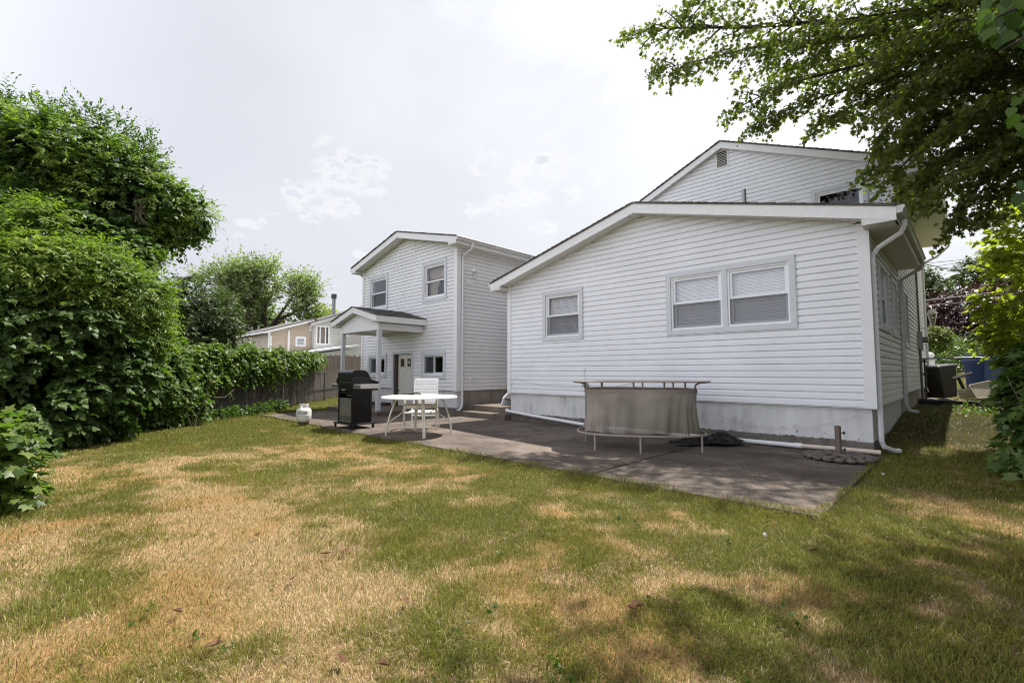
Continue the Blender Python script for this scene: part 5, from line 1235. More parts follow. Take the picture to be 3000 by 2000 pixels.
def chain_link(name, label, p0, p1, h, npost, nz=0.0, cell=.07, mat='galv', rw=.0006):
    p0, p1 = Vector(p0), Vector(p1); L_ = (p1 - p0).length; T_ = (p1 - p0) / L_
    root = thing(name, label, 'fence', tuple(p0))
    for i in range(npost):
        p = p0.lerp(p1, i / (npost - 1)); MB().tube([p + Vector((0, 0, -.1)), p + Vector((0, 0, h + .02))], .026, 8).build('post', 'dark_metal', root, smooth=True)
    MB().tube([p0 + Vector((0, 0, h)), p1 + Vector((0, 0, h))], .019, 8).build('top_rail', mat, root, smooth=True)
    mb = MB(); z0, z1 = .04, h - .02; H_ = z1 - z0; n = int((L_ + H_) / cell)
    for i in range(n):
        for sg in (1, -1):
            a = i * cell - H_ if sg == 1 else i * cell; b = a + sg * H_
            if sg == -1: b = a - H_
            # clip along length
            pts = []
            (ua, za), (ub, zb) = ((a, z0), (b, z1))
            def cl(u0, zz0, u1, zz1):
                if u1 == u0: return None
                lo, hi = 0.0, 1.0
                for lim, s_ in ((0, 1), (L_, -1)):
                    f0, f1 = s_ * (u0 - lim), s_ * (u1 - lim)
                    if f0 < 0 and f1 < 0: return None
                    if f0 < 0: lo = max(lo, f0 / (f0 - f1))
                    elif f1 < 0: hi = min(hi, f0 / (f0 - f1))
                if hi - lo < 1e-3: return None
                return (u0 + (u1 - u0) * lo, zz0 + (zz1 - zz0) * lo, u0 + (u1 - u0) * hi, zz0 + (zz1 - zz0) * hi)
            c_ = cl(ua, za, ub, zb)
            if c_: mb.tube([p0 + T_ * c_[0] + Vector((0, 0, c_[1])), p0 + T_ * c_[2] + Vector((0, 0, c_[3]))], rw, 3, False)
    mb.build('wire_mesh', mat, root)
    return root
chain_link('chain_link_fence', 'low chain-link fence standing in front of the wooden fence at the left', fp(1.0, .30, 0), fp(15.0, .30, 0), 1.13, 6, mat='dark_metal', rw=.0009)
# vines over the fence
t = thing('fence_vines', 'thick green vines tumbling over the top of the wooden fence', 'vines', tuple(fp(4)))
n = 2600
s_ = rng.random(n) ** .9 * 10.6 - 1.2
topz = 1.78 + .22 * (fbm(s_ * 1.3, s_ * 0 + 4, 3) - .2)
low = np.interp(s_, [-1.2, 1, 3, 5, 7, 8.6, 9.4], [.1, .45, .80, .95, 1.12, 1.45, 1.65]) + .5 * (fbm(s_ * 1.9 + 8, s_ * 0 + 14, 3) - .5)
zz_ = low + (topz - low) * rng.random(n) ** .55
dd_ = .08 + .36 * rng.random(n) * np.clip((zz_ - low) / .6 + .3, 0, 1)
keep = rng.random(n) < np.interp(s_, [7.2, 9.4], [1, .18])
s_, zz_, dd_ = s_[keep], zz_[keep], dd_[keep]
P = np.array(FA)[None] + s_[:, None] * np.array(FT)[None] + dd_[:, None] * np.array(FN)[None]; P[:, 2] = zz_
bl = np.concatenate([P, np.full((len(P), 3), .10)], 1)
foliage('leaves', 'leaf_fence', t, bl, 4600, 8, .085, BROAD, .55, .24, .5, 0)
w = MB()
for i in range(26):
    a = random.uniform(-1, 8.8); limb(w, [fp(a, .05, .2), fp(a + random.uniform(-.4, .4), .06, 1.0), fp(a + random.uniform(-.8, .8), .1, 1.85)], .012, .005, 5, .04)
limb(w, [fp(1.6, .45, .75), fp(2.0, .5, .60), fp(2.5, .5, .58), fp(3.0, .45, .78)], .01, .006, 5)
w.build('stems', 'bark_pale', t)
# ivy strip at the fence foot
t = thing('ground_ivy', 'low dark ivy along the foot of the wooden fence', 'ivy', tuple(fp(2, .4)))
n = 420; s_ = rng.random(n) * 7 - 1; P = np.array(FA)[None] + s_[:, None] * np.array(FT)[None] + (.2 + .5 * rng.random((n, 1))) * np.array(FN)[None]; P[:, 2] = .05 + .12 * rng.random(n)
foliage('leaves', 'leaf_vine', t, np.concatenate([P, np.full((n, 3), .1)], 1), 420, 7, .08, BROAD, .2, .15, .4, 0, zmin=-.02)

# ------------------------------------------------------------------ trees behind the fence
def far_tree(name, label, base, forks, blobs, mat, ntw, lpt, size, tmpl=FAR, gate=.15, droop=.3, twl=.7, r0=.2, wind=None, fill=.3, gscale=.5, cat='tree'):
    t = thing(name, label, cat, base); w = MB()
    for f in forks: limb(w, f[0], f[1], f[2], 7, .0)
    w.build('trunk', 'bark', t, smooth=True)
    foliage('crown', mat, t, blob_px(blobs), ntw, lpt, size, tmpl, droop, twl, fill, gate, gscale, wind=wind)
    return t
A = at
far_tree('dark_tree', 'dense dark-green tree behind the vine-covered fence', tuple(at(560, 1085, 27)), [([at(560, 1085, 27), at(565, 1000, 27), at(570, 900, 27)], .2, .06)],
         [(590, 930, 27, 95, 100), (560, 1000, 26.5, 105, 75), (640, 1000, 27, 75, 60), (545, 870, 27.5, 60, 55), (500, 930, 27, 60, 90), (660, 950, 27, 45, 60), (600, 1050, 26, 100, 40), (520, 1060, 26, 80, 50)], 'leaf_dark', 3600, 12, .21, gate=.12, fill=.25)
def spray_tree(name, label, base, limbs, blobs, mat, ntw, size):
    return far_tree(name, label, base, limbs, blobs, mat, ntw, 12, size, gate=.54, droop=.05, twl=1.5, wind=(.25, .25, .25), fill=.38, gscale=.45)
D = 44
spray_tree('tall_tree', 'tall airy tree with dark forked trunk behind the beige house', tuple(at(733, 1060, D)),
    [([at(733, 1060, D), at(729, 965, D), at(727, 905, D)], .42, .30), ([at(727, 905, D), at(745, 870, D), at(736, 830, D), at(715, 790, D)], .24, .05), ([at(727, 905, D), at(700, 860, D), at(660, 820, D)], .2, .04), ([at(729, 935, D), at(690, 905, D), at(650, 880, D)], .15, .03), ([at(740, 860, D), at(775, 830, D), at(780, 800, D)], .15, .03)],
    [(650, 830, D, 60, 32), (705, 810, D, 60, 34), (760, 802, D, 36, 28), (610, 830, D, 26, 16), (690, 870, D, 70, 40), (640, 890, D, 60, 38), (760, 865, D, 45, 45), (700, 950, D, 36, 60), (735, 940, D + 1, 45, 60), (610, 880, D, 45, 50)], 'leaf_silver', 3000, .30)
D = 46
spray_tree('tall_tree', 'broad airy tree right of the forked trunk, spreading above the neighbouring roofs', tuple(at(775, 1060, D)),
    [([at(775, 1060, D), at(775, 954, D), at(773, 905, D), at(800, 850, D), at(810, 820, D)], .45, .06), ([at(774, 905, D), at(755, 870, D), at(745, 830, D)], .2, .04), ([at(800, 950, D), at(830, 930, D), at(880, 905, D), at(930, 880, D)], .25, .04), ([at(776, 990, D), at(800, 950, D), at(850, 880, D), at(880, 830, D)], .25, .04), ([at(880, 900, D), at(910, 920, D), at(935, 945, D)], .12, .03)],
    [(815, 825, D, 48, 40), (860, 845, D, 48, 34), (895, 858, D, 38, 34), (920, 890, D, 32, 42), (830, 885, D, 70, 45), (880, 905, D, 60, 40), (780, 875, D, 36, 50), (770, 940, D + 1, 55, 50), (930, 925, D, 18, 36), (830, 945, D + 2, 60, 24), (905, 940, D, 36, 22), (795, 800, D, 30, 20), (720, 960, D + 2, 40, 50)], 'leaf_silver', 3300, .30)
far_tree('small_tree', 'small yellow-green tree top beside the metal flue', tuple(at(955, 1060, 50)), [([at(955, 1060, 50), at(957, 950, 50)], .2, .08)], [(955, 935, 50, 38, 28), (930, 950, 50, 40, 20), (975, 950, 50, 30, 25)], 'leaf_yellow', 500, 12, .3, gate=.05)

# ------------------------------------------------------------------ neighbours' houses at the left
nb = thing('beige_house', 'beige sided house with a brick chimney beyond the fence, left of the pale grey house', 'house', (-44, 16, 0))
X1 = -38.0; g1 = Fr((X1, 0, 0), (0, 1, 0), (1, 0, 0)); g2 = Fr((0, 12.77, 0), (1, 0, 0), (0, -1, 0))
w1_, hA = hung_window(g1, nb, 14.74, 15.54, 3.22, 4.0, .08, bl=True, screen=False, glass='glass_dark', trim='trim')
siding('wall', nb, g1, lambda z: (12.85, min(19.4, max(12.9, 19.4 - max(0, z - 4.35) / .32 if z > 5.4 else 19.4))) if z < 4.35 else (12.77 + (z - 4.35) / .32, 19.43 - (z - 4.35) / .32), .3, 5.40, 'beige_siding', [hA], zb=.3, course=.16)
hs_ = []
for (a, b) in ((-42.35, -41.75), (-43.6, -43.0), (-46.4, -45.7)):
    _, h = hung_window(g2, nb, a, b, 3.05, 4.0, .09, bl=False, screen=False, glass='glass_dark', trim='trim'); hs_.append(h)
siding('wall', nb, g2, lambda z: (-52, X1 - .08), .3, 4.35, 'beige_siding', hs_, zb=.3, course=.16)
cb = MB(); cb.box(X1 - .1, X1 + .03, 12.74, 12.86, .2, 4.38); cb.build('corner_board', 'trim', nb)
rf = MB(); rf.prism([(X1 + .25, 12.35, 4.25), (X1 + .25, 16.1, 5.46), (X1 + .25, 19.9, 4.25), (X1 + .25, 19.9, 4.33), (X1 + .25, 16.1, 5.54), (X1 + .25, 12.35, 4.33)], (-15, 0, 0)); ro = rf.build('roof', 'shingle', nb)
fc = MB(); fc.prism([(X1 + .26, 12.35, 4.08), (X1 + .26, 16.1, 5.28), (X1 + .26, 16.1, 5.44), (X1 + .26, 12.35, 4.24)], (.03, 0, 0)); fc.box(-52, X1 + .25, 12.33, 12.36, 4.10, 4.26); fc.build('fascia', 'trim', nb)
p = at(820, 942, 49.5); MB().box(p.x - .45, p.x + .45, p.y - .35, p.y + .35, 4.6, 6.0).build('chimney', 'trim', ro); MB().box(p.x - .46, p.x + .46, p.y - .36, p.y + .36, 6.0, 6.75).build('chimney_top', 'brick', ro)
MB().tube([(X1 + .06, 14.2, 2.6), (X1 + .06, 14.2, 4.45)], .09, 8).build('downspout', 'trim', nb); MB().tube([(X1 + .1, 12.7, 4.2), (X1 + .08, 12.75, 4.0), (X1 + .05, 12.9, 3.9), (X1 + .05, 12.9, .3)], .07, 6).build('downspout', 'trim', nb)
MB().box(X1, X1 + .05, 15.75, 16.05, 4.5, 4.95).build('gable_vent', 'gutter_dull', nb)
for (a, b, z) in ((-44.2, 14.0, 5.15), (-46.5, 14.2, 5.2), (-48, 14.0, 5.15)): MB().tube([(a, b, 4.8), (a, b, z + .1)], .08, 8).build('roof_pipe', 'galv', ro)
for u in (803, 841):
    p = at(u, 950, 50); MB().lathe([(0, 5.25), (.25, 5.25), (.28, 5.45), (.2, 5.55), (0, 5.6)], (p.x, p.y, -.1), 12).build('roof_vent', 'galv', ro, smooth=True)
nb = thing('pale_grey_house', 'pale grey sided house with a triple window and metal flue beyond the fence', 'house', (-43, 21, 0))
X1 = -37.7; K_ = 37.7 / 27.0
def zk(z): return 1.2 + (z - 1.2) * K_
g1 = Fr((X1, 0, 0), (0, 1, 0), (1, 0, 0)); hs_ = []
w_ = trim_boards(g1, 11.62 * K_, 12.42 * K_, zk(2.80), zk(3.90), .07, mull=None).build('window', 'trim', nb)
for (a, b) in ((11.67, 11.86), (11.86, 12.18), (12.18, 12.37)):
    a *= K_; b *= K_; sash(g1, w_, 'sash', a, b, zk(2.85), zk(3.85), -.03, .0, .045); pane(g1, w_, a + .045, b - .045, zk(2.85) + .04, zk(3.85) - .04, -.015, 'glass_dark')
room_box(g1, w_, 11.65 * K_, 12.4 * K_, zk(2.83), zk(3.87)); hs_.append((11.66 * K_, 12.38 * K_, zk(2.84), zk(3.86)))
w2_, h = hung_window(g1, nb, 13.08 * K_, 13.58 * K_, zk(3.32), zk(3.85), .07, bl=False, screen=False, glass='glass_dark', trim='trim'); hs_.append(h)
siding('wall', nb, g1, lambda z: (16.04 if z < 5.1 else 16.04 + (z - 5.1) / .37, 28), .2, 7.2, 'grey_siding', hs_, zb=.2, course=.15)
MB().box(-40, X1 - .01, 16.0, 16.04, .2, 5.1).build('wall', 'grey_siding', nb)
rf = MB(); rf.prism([(X1 + .2, 15.7, 5.02), (X1 + .2, 23, 7.72), (X1 + .2, 31, 4.8), (X1 + .2, 31, 4.95), (X1 + .2, 23, 7.87), (X1 + .2, 15.7, 5.17)], (-3.4, 0, 0)); ro = rf.build('roof', 'shingle', nb)
MB().prism([(X1 + .21, 15.7, 4.85), (X1 + .21, 23, 7.55), (X1 + .21, 23, 7.77), (X1 + .21, 15.7, 5.07)], (.03, 0, 0)).build('fascia', 'gutter_dull', nb)
MB().tube([(-39, 18.25, 5.5), (-39, 18.25, 7.55)], .15, 12).build('flue', 'galv', ro, smooth=True); MB().lathe([(.18, 7.5), (.23, 7.52), (.23, 7.88), (0, 7.9)], (-39, 18.25, 0), 14).build('flue_cap', 'dark_metal', ro, smooth=True)
MB().prism([(-33.5, 12.0, .1), (-33.5, 17.6, .1), (-33.5, 17.6, 3.04), (-33.5, 12.0, 2.12)], (-4.15, 0, 0)).build('lean_to', 'grey_siding', nb)
MB().prism([(-33.4, 11.5, 2.13), (-33.4, 17.8, 3.18), (-33.4, 17.8, 3.30), (-33.4, 11.5, 2.25)], (-4.25, 0, 0)).build('lean_to_roof', 'gutter', nb)
# low brown structure under the dark tree
sd = thing('brown_shed', 'low brown shed glimpsed under the dark tree beyond the fence', 'shed', tuple(at(610, 1060, 30)))
p = at(600, 1060, 31); MB().box(p.x - 1.5, p.x + 1.2, p.y - .8, p.y + .8, 0, 2.3).build('wall', 'brick', sd); MB().prism([(p.x - 1.7, p.y - 1, 2.25), (p.x + 1.4, p.y - 1, 2.25), (p.x - .1, p.y - 1, 2.9)], (0, 2, 0)).build('roof', 'wood_grey', sd)

# ------------------------------------------------------------------ right: big maple overhanging the yard
mp_ = thing('maple_tree', 'large maple whose leafy branches hang over the yard and roofs from the right', 'tree', (3.6, 13.6, .3))
W = MB(); LC, LD, LN, LS = [], [], [], []
TR = Vector((3.6, 13.6, 0))
limb(W, [TR, TR + Vector((-.05, -.1, 2.5)), TR + Vector((-.1, -.2, 5.0)), TR + Vector((-.1, -.3, 8.5))], .34, .20, 12)
def rv(s=1.0): return Vector((random.gauss(0, s), random.gauss(0, s), random.gauss(0, s)))
def leaf_cluster(p, d, n, size=.078):
    for _ in range(n):
        LC.append(p + rv(.055)); dd = d * .5 + rv(.55) + Vector((0, 0, -.55)); LD.append(dd); nn = rv(.5) + Vector((0, 0, .75)); LN.append(nn); LS.append(size * random.uniform(.6, 1.2))
def twig(p, d, L, lv, r):
    """recursive small branches; last level carries leaves"""
    n = 4; pts = [p]; dd = d.normalized()
    for i in range(n):
        dd = (dd + rv(.13) + Vector((0, 0, -.07))).normalized(); pts.append(pts[-1] + dd * (L / n))
    W.tube(pts, [r * (1 - .75 * i / n) for i in range(n + 1)], 5 if lv > 0 else 3, False)
    if lv == 0:
        for i in range(1, n + 1):
            leaf_cluster(pts[i], (pts[i] - pts[i - 1]).normalized(), 4)
        return
    k = max(4, int(L / .14))
    for i in range(k):
        t = (i + .6) / k; f = t * n; j = min(n - 1, int(f)); q = pts[j].lerp(pts[j + 1], f - j); ax = (pts[j + 1] - pts[j]).normalized()
        sd = ax.cross(Vector((0, 0, 1))).normalized() * (1 if i % 2 else -1)
        nd = ax * .75 + sd * .8 + Vector((0, 0, random.uniform(-.25, .12)))
        twig(q, nd, max(.16, L * (1 - .55 * t) * .42 * random.uniform(.7, 1.2)), lv - 1, r * .45)
def mlimb(pts, r0, r1, sec=.42, Ls=1.15, start=.25, lv=1):
    limb(W, pts, r0 * .62, r1 * .8, 8, .0); r0 *= .7
    pts = [Vector(p) for p in pts]; seg = [(pts[i + 1] - pts[i]).length for i in range(len(pts) - 1)]; T = sum(seg); s = T * start; i = 0; side = 1
    while s < T:
        a = s; k = 0
        while k < len(seg) - 1 and a > seg[k]: a -= seg[k]; k += 1
        q = pts[k].lerp(pts[k + 1], min(1, a / seg[k])); ax = (pts[k + 1] - pts[k]).normalized(); t = s / T
        sd = ax.cross(Vector((0, 0, 1))).normalized() * side; side = -side
        nd = ax * .8 + sd * .75 + Vector((0, 0, random.uniform(-.35, .25)))
        twig(q, nd, Ls * (1.15 - .6 * t) * random.uniform(.6, 1.15), lv, r0 * .22); s += sec * .58 * random.uniform(.6, 1.3)
    twig(pts[-1], pts[-1] - pts[-2], .5, 1, r1)
h6, h7, h8 = TR + Vector((-.1, -.2, 5.0)), TR + Vector((-.1, -.25, 6.6)), TR + Vector((-.1, -.3, 8.2))
mlimb([h7, at(2870, 0, 8.7), at(2565, 64, 8.8), at(2387, 66, 9.1), at(2190, 80, 9.4), at(1990, 82, 9.6), at(1880, 88, 9.7)], .15, .012, .30, 1.05)
mlimb([h7, at(2820, 60, 8.4), at(2500, 110, 8.6), at(2250, 130, 9.0), at(2080, 170, 9.2), at(1950, 200, 9.3)], .10, .01, .32, .95)
mlimb([h7, at(2800, 130, 8.2), at(2520, 190, 8.4), at(2330, 240, 8.8), at(2190, 300, 9.0)], .10, .01, .30, .95)
mlimb([h6, at(2800, 190, 8.0), at(2560, 240, 8.3), at(2390, 290, 8.7), at(2240, 350, 8.9)], .09, .01, .30, .9)
mlimb([h6, at(2830, 260, 7.8), at(2680, 300, 8.1), at(2600, 370, 8.3), at(2560, 440, 8.4)], .09, .01, .28, .8)
mlimb([h6, at(2850, 330, 7.6), at(2730, 400, 7.8), at(2660, 470, 8.0), at(2620, 510, 8.1)], .08, .01, .28, .8)
mlimb([h6, at(2900, 400, 7.4), at(2790, 450, 7.7), at(2730, 520, 7.9), at(2710, 570, 7.9)], .08, .01, .28, .7)
mlimb([h6, at(2980, 460, 7.2), at(2890, 520, 7.4), at(2830, 590, 7.5), at(2800, 630, 7.5)], .07, .008, .30, .6)
mlimb([h7, at(2800, -150, 8.6), at(2500, -90, 8.8), at(2250, -60, 9.2), at(2050, 0, 9.4)], .12, .01, .30, 1.1)
mlimb([h8, at(2800, -300, 8.6), at(2400, -300, 8.6), at(2150, -200, 9.0)], .12, .01, .38, 1.2)
mlimb([h7, at(2900, 150, 7.4), at(2700, 230, 7.4), at(2600, 300, 7.5)], .09, .01, .28, .9)
mlimb([h7, at(3000, 60, 7.2), at(2800, 60, 7.2), at(2640, 120, 7.4)], .09, .01, .28, .9)
mlimb([h6, at(3050, 300, 6.8), at(2900, 300, 6.9), at(2780, 370, 7.1)], .08, .01, .28, .8)
mlimb([h6, at(3080, 150, 7.0), at(2940, 170, 7.1), at(2760, 250, 7.4), at(2650, 380, 7.6)], .07, .01, .26, .8)
mlimb([h6, at(3080, 380, 6.9), at(2960, 420, 7.0), at(2840, 470, 7.2), at(2740, 560, 7.4)], .07, .01, .26, .7)
mlimb([h7, at(3000, 0, 7.8), at(2720, 20, 8.0), at(2460, 60, 8.2), at(2330, 140, 8.4)], .08, .01, .28, .9)
mlimb([h6, at(2900, 200, 8.4), at(2680, 260, 8.7), at(2500, 310, 8.9), at(2420, 350, 8.9)], .07, .01, .28, .8)
mlimb([h7, at(2900, 80, 9.2), at(2600, 150, 9.4), at(2420, 190, 9.5), at(2260, 200, 9.6)], .07, .01, .28, .9)
mlimb([h6, at(2900, 330, 7.9), at(2740, 370, 8.1), at(2650, 420, 8.3), at(2580, 480, 8.4)], .07, .01, .24, .75)
mlimb([h6, at(2900, 400, 7.9), at(2790, 440, 8.0), at(2710, 500, 8.1), at(2660, 560, 8.1)], .06, .01, .24, .65)
mlimb([h6, at(3080, 260, 7.4), at(2950, 290, 7.6), at(2820, 330, 7.8), at(2700, 350, 7.9)], .06, .01, .24, .8)
mlimb([h7, at(3060, 100, 7.9), at(2900, 130, 8.0), at(2760, 150, 8.1), at(2620, 200, 8.3)], .06, .01, .24, .8)
mlimb([h6, at(3100, 330, 8.2), at(2980, 380, 8.2), at(2900, 440, 8.2), at(2850, 520, 8.2)], .06, .01, .24, .7)
mlimb([h6, at(3120, 470, 7.6), at(3000, 500, 7.6), at(2920, 570, 7.6), at(2880, 630, 7.5)], .05, .008, .26, .55)
# boughs overhead and toward the lawn (they throw the dappled shade)
for e in ((-.9, 5.6, 7.3), (.2, 4.6, 6.9), (1.3, 3.9, 6.6), (2.4, 4.6, 6.4), (-.2, 6.6, 8.0), (1.2, 6.0, 7.6), (2.6, 6.4, 7.2), (.9, 8.3, 7.4), (2.3, 8.6, 7.8), (3.6, 6.6, 7.0), (.4, 11, 8.2), (4.6, 9.0, 7.2)):
    e = Vector(e); m_ = h7.lerp(e, .5) + Vector((0, 0, .9)); mlimb([h7 + rv(.2), m_, h7.lerp(e, .8) + Vector((0, 0, .5)), e], .09, .01, .40, 1.25, .3)
W.build('trunk', 'bark', mp_, smooth=True)
leaf_mesh('crown', 'leaf_maple', mp_, np.array([tuple(p) for p in LC]), np.array([tuple(p) for p in LD]), np.array([tuple(p) for p in LN]), np.array(LS), MAPLE)
foliage('outer_crown', 'leaf_maple', mp_, np.array([(3.6, 9.5, 6.2, 1.6, 2.4, 1.6), (5.0, 12, 6.0, 2.0, 2.6, 2.2), (3.2, 13, 7.5, 2.0, 2.2, 1.6), (4.2, 7.2, 5.6, 1.4, 1.6, 1.3), (5.5, 9.0, 7.0, 1.8, 2.4, 2.0), (1.6, 5.0, 7.2, 1.3, 1.2, .8), (2.6, 3.6, 6.4, 1.2, 1.0, .7), (.8, 8.0, 8.6, 1.4, 1.4, .9), (.1, 3.9, 7.2, 1.0, .8, .5), (-.6, 4.6, 7.6, .7, .7, .4), (1.6, 2.9, 6.2, 1.0, .8, .5), (2.2, 10.2, 8.4, 1.4, 1.6, 1.0), (5.2, 6.0, 4.2, 1.5, 1.8, 1.6)]), 5600, 10, .11, MAPLE, .5, .5, .35, .18)  # unseen crown foliage, added to deepen shade on the right wall and lawn
print('maple leaves', len(LC))
# sunlit maple beyond the side yard
t = thing('sunlit_maple', 'smaller yellow-green maple in full sun at the right edge behind the bins', 'tree', tuple(at(3090, 1160, 11.5)))
w = MB(); limb(w, [at(3090, 1180, 11.5), at(3080, 1000, 11.5), at(3040, 800, 11.5)], .12, .05); limb(w, [at(3080, 950, 11.5), at(2960, 900, 11.3)], .04, .01); w.build('trunk', 'bark', t, smooth=True)
foliage('crown', 'leaf_yellow', t, blob_px([(2975, 700, 11.6, 70, 90), (2945, 850, 11.3, 62, 75), (2985, 950, 11.2, 80, 62), (3070, 800, 11.6, 130, 230), (2905, 930, 11.2, 28, 40), (2990, 590, 11.8, 40, 40), (3060, 980, 11, 120, 90)]), 1100, 10, .125, MAPLE, .25, .35, .25, .20)
# shrub at the right edge
t = thing('lobed_leaf_shrub', 'dark shrub with large lobed leaves at the right edge of the lawn', 'shrub', tuple(at(3060, 1380, 5.6)))
w = MB()
for q in ((2930, 1100), (2960, 1180), (2950, 1310), (3000, 1250), (2980, 1060)): limb(w, [at(3070, 1390, 5.7), at(3030, 1250, 5.8), at(q[0] + 20, q[1], 5.7)], .02, .005, 5, .01)
w.build('stems', 'bark_pale', t, smooth=True)
foliage('leaves', 'leaf_shrub', t, blob_px([(3000, 1130, 5.9, 38, 60), (3030, 1060, 6, 50, 50), (3030, 1220, 5.8, 45, 80), (3010, 1320, 5.6, 45, 40), (3130, 1200, 5.6, 110, 210), (2955, 1085, 6.1, 20, 16), (2990, 1345, 5.4, 30, 14)]), 320, 6, .15, MAPLE, .5, .25, .3, zmin=.0)
t = thing('added_shade_hedge', 'unseen hedge trees added beyond the right edge to darken the side yard', 'hedge', (3.6, 9.0, .1))  # out-of-view hedge, added to block sky light from the right wall
w = MB()
for (x, y) in ((3.7, 3.6), (3.7, 5.6), (3.8, 7.6), (3.9, 9.4), (4.1, 11.4), (4.3, 13.6)): limb(w, [(x, y, 0), (x + .1, y, 1.8), (x, y + .1, 3.4)], .07, .03)
w.build('trunk', 'bark', t, smooth=True)
foliage('crown', 'leaf_shrub', t, np.array([(3.8, 3.4, 3.4, .9, 1.1, 3.3), (3.8, 5.4, 3.6, .9, 1.1, 3.5), (3.9, 7.6, 3.4, .9, 1.1, 3.3), (4.8, 15.6, 3.4, 1.0, 1.2, 3.2), (4.1, 9.4, 3.8, 1.0, 1.3, 3.7), (4.2, 11.4, 4.0, 1.0, 1.3, 3.9), (4.4, 13.6, 3.8, 1.0, 1.3, 3.7)]), 5600, 10, .14, MAPLE, .5, .35, .25, .03, zmin=.05)
# near redbud sprig at the top right corner
t = thing('redbud_tree', 'redbud with large heart-shaped leaves hanging into the top right corner', 'tree', (3.4, 2.2, 0))
w = MB(); limb(w, [(3.4, 2.2, -.1), (3.3, 2.3, 1.6), (2.6, 2.8, 3.0)], .09, .05); p1 = at(3120, -60, 2.6)
limb(w, [(2.6, 2.8, 3.0), tuple(p1), tuple(at(2990, 20, 2.45)), tuple(at(2900, 60, 2.4))], .03, .004, 6); limb(w, [tuple(p1), tuple(at(3000, 110, 2.5)), tuple(at(2930, 150, 2.45))], .012, .003, 5); limb(w, [(3.0, 2.5, 2.2), tuple(at(3100, 560, 2.9)), tuple(at(3000, 590, 2.9))], .014, .003, 5); limb(w, [(2.6, 2.8, 3.0), tuple(at(3300, 250, 2.6)), tuple(at(3020, 330, 2.7))], .015, .003, 5)
w.build('trunk', 'bark', t, smooth=True)
Cs, Ds, Ns, Ls_ = [], [], [], []
for i in range(64):
    reg = random.random()
    if reg < .72: u, v, D = random.uniform(2880, 3040), random.uniform(-30, 130), random.uniform(2.25, 2.65)
    elif reg < .85: u, v, D = random.uniform(2965, 3040), random.uniform(250, 380), random.uniform(2.5, 2.9)
    else: u, v, D = random.uniform(2985, 3060), random.uniform(520, 600), random.uniform(2.7, 3.0)
    Cs.append(tuple(at(u, v, D))); Ds.append((random.gauss(-.2, .35), random.gauss(-.1, .35), -1 + random.gauss(0, .3))); Ns.append((random.gauss(.2, .6), random.gauss(-.6, .6), .45)); Ls_.append(random.uniform(.055, .09))
leaf_mesh('crown', 'leaf_redbud', t, np.array(Cs), np.array(Ds), np.array(Ns), np.array(Ls_), BROAD)
B = np.array([(3.2, 2.4, 3.4, 1.0, .9, .6), (2.7, 3.0, 3.5, .6, .6, .4)]); foliage('upper_crown', 'leaf_redbud', t, B, 160, 8, .10, BROAD, .5, .35, .3)

# ------------------------------------------------------------------ right: side yard beyond the house
def gz(p): return float(hgt(p.x, p.y))
tie = MB(); tie.box(-1.0, 2.6, 16.72, 16.92, .22, .47); tag(tie.build('timber_tie', 'black_matt', bevel=.012), 'dark old timber tie lying along the chain-link fence by the bins', 'timber')
chain_link('chain_link_fence', 'chain-link fence across the side yard in front of the bins', (-.98, 17.1, .35), (2.9, 17.1, .37), 1.22, 3)
gp_ = MB(); gp_.tube([(-.90, 17.08, .3), (-.90, 17.08, 1.57)], .02, 8)
for z in (.7, 1.15, 1.5): gp_.tube([(-.98, 17.09, z), (-.86, 17.07, z)], .028, 8)
tag(gp_.build('gate_post', 'dark_metal', smooth=True), 'thin dark gate post with hinges beside the meter box', 'post')
YB = YAW
def bin_(name, label, loc, rotz, tilt, mat, lidmat, w=.60, d=.66, h=1.0, lid_angle=0.0):
    r = thing(name, label, 'bin', loc); r.rotation_euler = (0, tilt, rotz)
    b = MB(); f = .78
    b.hexa([(-w / 2 * f, -d / 2 * f, .05), (w / 2 * f, -d / 2 * f, .05), (w / 2 * f, d / 2 * f, .05), (-w / 2 * f, d / 2 * f, .05), (-w / 2, -d / 2, h * .93), (w / 2, -d / 2, h * .93), (w / 2, d / 2, h * .93), (-w / 2, d / 2, h * .93)])
    b.build('body', mat, r, world=False, bevel=.03)
    rm = MB(); rm.box(-w / 2 - .02, w / 2 + .02, -d / 2 - .02, d / 2 + .02, h * .90, h * .94); rm.build('rim', mat, r, world=False, bevel=.01)
    l = MB(); k = math.tan(lid_angle) * w
    l.hexa([(-w / 2 - .03, -d / 2 - .03, h * .945), (w / 2 + .03, -d / 2 - .03, h * .945 - 0), (w / 2 + .03, d / 2 + .03, h * .945), (-w / 2 - .03, d / 2 + .03, h * .945), (-w / 2 + .02, -d / 2 + .02, h * .99 + k), (w / 2 - .02, -d / 2 + .02, h * .99), (w / 2 - .02, d / 2 - .02, h * .99), (-w / 2 + .02, d / 2 - .02, h * .99 + k)])
    l.build('lid', lidmat, r, world=False, bevel=.02)
    for s in (-1, 1):
        c_ = MB(); c_.lathe([(0, -.03), (.11, -.03), (.12, -.01), (.12, .01), (.11, .03), (0, .03)], (0, 0, 0), 18); c_.v = [(s * w * .40 + p[2], d * .40 + p[1], .12 + p[0]) for p in c_.v]; c_.build('wheel', 'black_matt', r, world=False, smooth=True)
    return r
p = at(2765, 1150, 14.6); bin_('trash_bin', 'black trash bin leaning behind the chain-link fence', (p.x, p.y, gz(p) + .02), YB, math.radians(-7), 'bin_black', 'bin_black', .55, .60, 1.06)
p = at(2890, 1150, 14.3); bin_('recycling_bin', 'blue recycling bin with sloping lid behind the chain-link fence', (p.x, p.y, gz(p) + .02), YB, math.radians(4), 'blue', 'blue', .86, .66, 1.14, math.radians(12))
